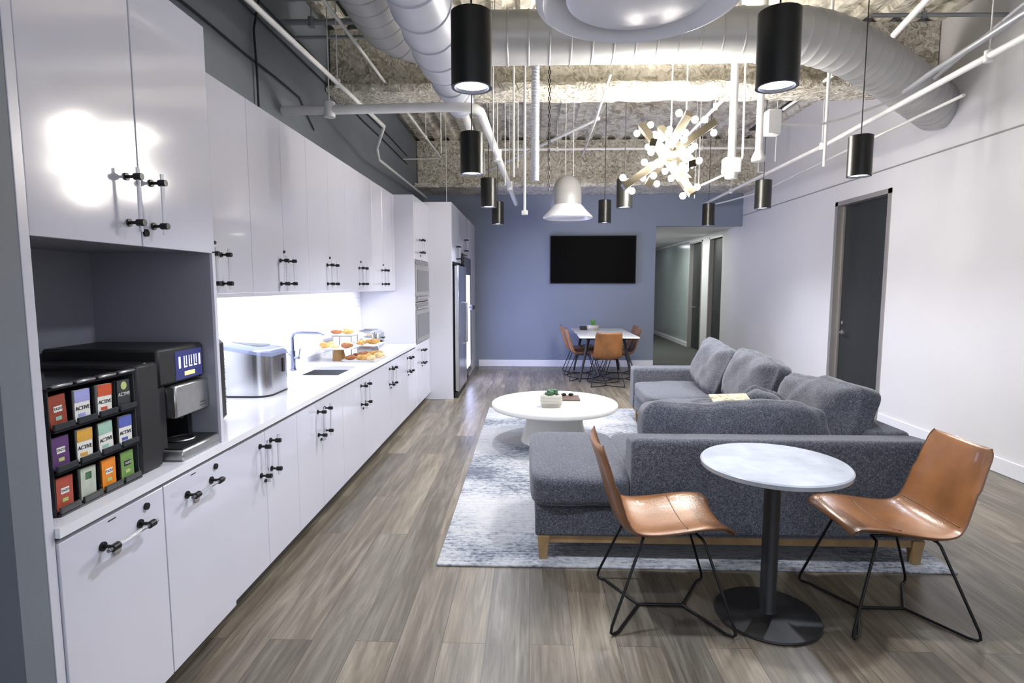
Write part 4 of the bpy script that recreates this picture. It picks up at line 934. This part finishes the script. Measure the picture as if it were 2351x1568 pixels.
# ---------------------------------------------------------------- pipes, conduits, rods
def run(name, lb, cat, path, r, mt='pipe_white', hang=(), n=10, joints=True, group=None):
    t = thing(name, lb, cat, path[0], 0, group)
    obj('run', MB().tube(path, r, n), mt, t, True, True)
    for (x, y, z) in hang:
        obj('hanger_rod', MB().tube([(x, y, z), (x, y, ZC)], .0045, 6).tube([(x, y, z - r * 1.6), (x, y, z + r * 1.6)], r * 1.25, 10), mt, t, True, True)
    return t
run('sprinkler_pipe', 'slim white pipe running above the wall cabinets with a kinked end', 'pipe', [(-1.52, 1.53, 3.05), (-1.499, 3.14, 3.05), (-1.40, 5.57, 3.05), (-1.68, 6.35, 3.03), (-1.75, 6.7, 2.98), (-1.86, 10.3, 3.09)], .017, hang=[(-1.51, 2.6, 3.05), (-1.45, 4.4, 3.05)])
run('sprinkler_pipe', 'slim white pipe beside the silver duct, ending in a cross bar', 'pipe', [(-1.45, 2.2, 3.5), (-1.43, 4.16, 3.5), (-1.392, 9.0, 3.5)], .014, hang=[(-1.42, 5.9, 3.5), (-1.40, 7.8, 3.5)])
run('cross_rod', 'thin white cross rod from the blue wall, the nearer one', 'rod', [(WX, 5.86, 3.485), (-1.41, 5.85, 3.485)], .010)
run('cross_rod', 'thin white cross rod from the blue wall, the farther one', 'rod', [(WX, 9.03, 3.485), (-1.40, 9.02, 3.485)], .010)
run('strut_channel', 'pale grey strut bar fixed to the blue wall, nearest the top edge', 'strut', [(WX, 4.72, 3.63), (-1.3, 4.72, 3.63)], .022, 'pipe_grey', hang=[(-1.75, 4.72, 3.63)])
run('strut_channel', 'pale grey strut bar fixed to the blue wall, just behind another', 'strut', [(WX, 4.93, 3.60), (-1.35, 4.93, 3.60)], .014, 'pipe_grey')
run('strut_channel', 'pale grey strut bar at the very top edge of the left wall', 'strut', [(WX, 4.32, 3.62), (-1.38, 4.32, 3.62)], .02, 'pipe_grey')
for (x_, z_, lb) in ((-1.975, 3.60, 'upper thin black cable along the blue wall'), (-1.975, 3.47, 'middle thin black cable along the blue wall'), (-1.975, 3.14, 'lowest thin black cable along the blue wall')):
    y1 = 9.3 if z_ > 3.2 else 5.2
    pth = [(x_, 1.6 + i * (y1 - 1.6) / 16, z_ - .004 * math.sin(i * 1.3)) for i in range(17)]
    if z_ < 3.2: pth[-1] = (x_, 5.3, 2.95)
    run('wall_cable', lb, 'cable', pth, .007, 'black', group=None, n=6)
run('wall_cable', 'black cable drooping vertically down the blue wall', 'cable', [(-1.972, 4.35, ZC), (-1.965, 4.30, 3.65), (-1.965, 4.18, 3.35), (-1.965, 4.20, 3.10), (-1.965, 4.21, 2.60)], .008, 'black', n=6)
# large white pipe with elbow
run('drain_pipe', 'thick white pipe from the blue wall turning toward the back wall', 'pipe', [(WX, 4.66, 2.93), (-.60, 4.60, 2.93)] + [(-.50, 4.61, 2.93), (-.435, 4.65, 2.93), (-.405, 4.74, 2.93)] + [(-.40, 4.9, 2.93), (-.254, 10.0, 2.93)], .036, hang=[(-1.6, 4.64, 2.93), (-.36, 6.3, 2.93), (-.30, 8.2, 2.93)], n=18)
# right side long pipes
run('sprinkler_pipe', 'long white pipe running diagonally across the upper right toward the corridor', 'pipe', [(2.83, 2.5, 3.0), (2.90, 3.616, 3.0), (3.068, 6.18, 3.0), (3.136, 10.7, 3.0)], .022, hang=[(2.92, 3.9, 3.0), (3.07, 6.3, 3.0), (3.12, 9.2, 3.0)], n=14)
run('conduit', 'dark grey conduit joining the long white pipe at the upper right', 'conduit', [(2.68, 2.4, 3.03), (2.70, 3.39, 3.03), (2.85, 4.34, 3.05), (2.93, 4.75, 3.055)], .02, 'pipe_grey')
run('conduit', 'thin grey conduit above the long pipe at the upper right', 'conduit', [(2.86, 2.4, 3.2), (2.91, 3.65, 3.2), (3.24, 4.88, 3.2)], .014, 'pipe_grey')
run('conduit', 'thin white conduit curving beside the long right pipe', 'conduit', [(3.28, 4.6, 2.98), (3.35, 6.2, 2.97), (3.50, 7.69, 3.0), (3.60, 9.2, 2.99), (3.40, 10.1, 2.98), (3.2, 10.7, 2.97)], .013)
run('conduit', 'thick white diagonal rod at the top right edge', 'rod', [(2.73, 4.60, 3.42), (2.73, 4.2, 3.52), (2.73, 3.4, 3.55)], .024)
run('conduit', 'thin white rod below the spiral duct near the right pendant', 'rod', [(2.75, 6.53, 3.45), (2.75, 5.50, 3.45)], .016)
run('conduit', 'slanted white rod behind the chandelier', 'rod', [(1.877, 8.9, 3.3), (1.819, 5.3, 3.3)], .018, hang=[(1.82, 5.9, 3.3)])
run('strut_channel', 'grey horizontal strut high on the right wall', 'strut', [(2.78, 5.0, 3.74), (RX, 5.02, 3.74)], .016, 'pipe_grey', hang=[(3.2, 5.0, 3.74)])
run('conduit', 'white horizontal pipe crossing behind the chandelier', 'pipe', [(-.716, 9.0, 3.24), (-.716, 9.0, 3.61), (3.45, 9.0, 3.61), (3.45, 9.0, 3.25), (3.62, 9.0, 3.25)], .02, hang=[(.4, 9.0, 3.61), (2.6, 9.0, 3.61)])
run('conduit', 'slanted white pipe over the left pendants', 'pipe', [(-.70, 9.6, 3.42), (.80, 6.99, 3.5)], .02)
run('conduit', 'slanted thin white pipe left of the chandelier', 'pipe', [(.66, 4.95, 3.29), (.72, 6.6, 3.37), (.75, 8.6, 3.42)], .012)
run('conduit', 'thin white conduit dropping beside the chandelier then bending left', 'conduit', [(1.98, 5.58, ZC), (1.99, 5.58, 2.75), (1.97, 5.6, 2.68), (1.9, 5.7, 2.62), (1.65, 6.1, 2.52)], .010)
# vertical drops ending in fixtures
def drop(name, lb, cat, x, y, z0, z1, r, fix, mt='pipe_white'):
    t = thing(name, lb, cat, (x, y, z0))
    obj('drop_pipe', MB().tube([(x, y, z0 + .04), (x, y, z1)], r, 12), mt, t, True, True)
    if fix == 'box': obj('junction_box', MB().box((x - .075, y - .05, z0), (x + .075, y + .05, z0 + .14), .012).lathe([(0, -.045), (.05, -.04), (.06, 0), (0, 0)], (x, y, z0), 20), mt, t, True, True)
    if fix == 'cone': obj('sensor_head', MB().lathe([(0, 0), (.055, .004), (.062, .02), (.055, .045), (.03, .10), (0, .11)], (x, y, z0), 24), mt, t, True, True)
    if fix == 'small': obj('sensor_head', MB().box((x - .03, y - .03, z0), (x + .03, y + .03, z0 + .04), .006), mt, t, True, True)
    return t
drop('ceiling_drop', 'thick white drop pole with a square junction box right of the chandelier', 'pipe', 1.785, 5.27, 2.53, ZC, .034, 'box')
drop('ceiling_drop', 'white drop pole with rounded sensor head right of the junction box', 'pipe', 2.03, 5.30, 2.64, ZC, .03, 'cone')
drop('ceiling_drop', 'plain thin white drop rod near the right hand pendant', 'rod', 2.62, 5.32, 2.56, ZC, .014, '')
drop('ceiling_drop', 'thin white drop rod with small square head over the dining area', 'rod', -.06, 5.6, 2.22, ZC, .013, 'small')
drop('ceiling_drop', 'short thin white drop rod left of the spiral tube', 'rod', -.16, 5.4, 2.50, ZC, .010, '')
jb = obj('junction_box', MB().box((2.02, 5.1, 2.83), (2.14, 5.2, 3.04), .01), 'pipe_white', None, True); tag(jb, 'white electrical box behind the largest right hand pendant', 'junction box')
run('conduit', 'white bent conduit leading right from the electrical box', 'conduit', [(2.141, 5.15, 2.92), (2.5, 5.2, 2.93), (2.7, 5.2, 2.98), (3.1, 5.2, 3.12)], .011)
for x, y, za, lb in [(-.34, 5.3, 2.75, 'just right of the silver supply duct end'), (-.30, 6.8, 2.7, 'behind the second left pendant'), (-.15, 6.8, 2.9, 'between thick pipe and spiral tube'), (.45, 7.6, 2.9, 'over the bell shaped diffuser, the left of a close pair'), (.55, 7.6, 2.85, 'over the bell shaped diffuser, the right of a close pair'),
                     (1.42, 5.45, 3.1, 'above the bulb chandelier'), (2.05, 7.2, 2.75, 'behind the junction box pole'), (2.2, 7.9, 2.7, 'above the farthest right pendant'), (2.3, 6.9, 2.8, 'left of the second right row pendant'), (-1.0, 6.5, 3.0, 'above the thick white elbow pipe'), (-1.25, 8.6, 2.7, 'above the oven tower'), (3.0, 7.3, 3.05, 'over the long right pipe near the door')]:
    o = obj('hanger_rod', MB().tube([(x, y, za), (x, y, ZC + .06)], .0055, 6), 'pipe_white', None, True); tag(o, 'thin white threaded rod hanging ' + lb, 'rod', 'threaded hanger rods')
# spiral tube and chain
pp, rr_ = ribbed([(.04, 5.5, 2.52), (.04, 5.5, ZC)], .036, .03, .004, .005)
o = obj('spiral_tube', MB().tube(pp, rr_, 16), 'duct_silver', None, True); tag(o, 'vertical silver spiral tube beside the black chain', 'tube')
mb = MB()
for i in range(40):
    z = 2.42 + i * .0395
    mb.tube([(.17 + (.008 if i % 2 else 0), 5.5 + (0 if i % 2 else .008), z), (.17 + (.008 if i % 2 else 0), 5.5 + (0 if i % 2 else .008), z + .034)], .005, 6).tube([(.17 - (.008 if i % 2 else 0), 5.5 - (0 if i % 2 else .008), z), (.17 - (.008 if i % 2 else 0), 5.5 - (0 if i % 2 else .008), z + .034)], .005, 6)
o = obj('chain', mb, 'black_metal', None, True); tag(o, 'long black chain hanging beside the silver spiral tube', 'chain')
# the cooler's lit glass pane, flush with its door
area('cooler_lamp', (-.999, 9.13, .96), (0, R(-90), 0), 1.46, .76, 30, (.42, .48, 1))
# corridor lamp
o = obj('corridor_lamp', MB().box((3.0, 16.6, 2.61), (3.5, 16.75, 2.638)), 'led'); tag(o, 'small white strip lamp on the corridor ceiling', 'lamp')
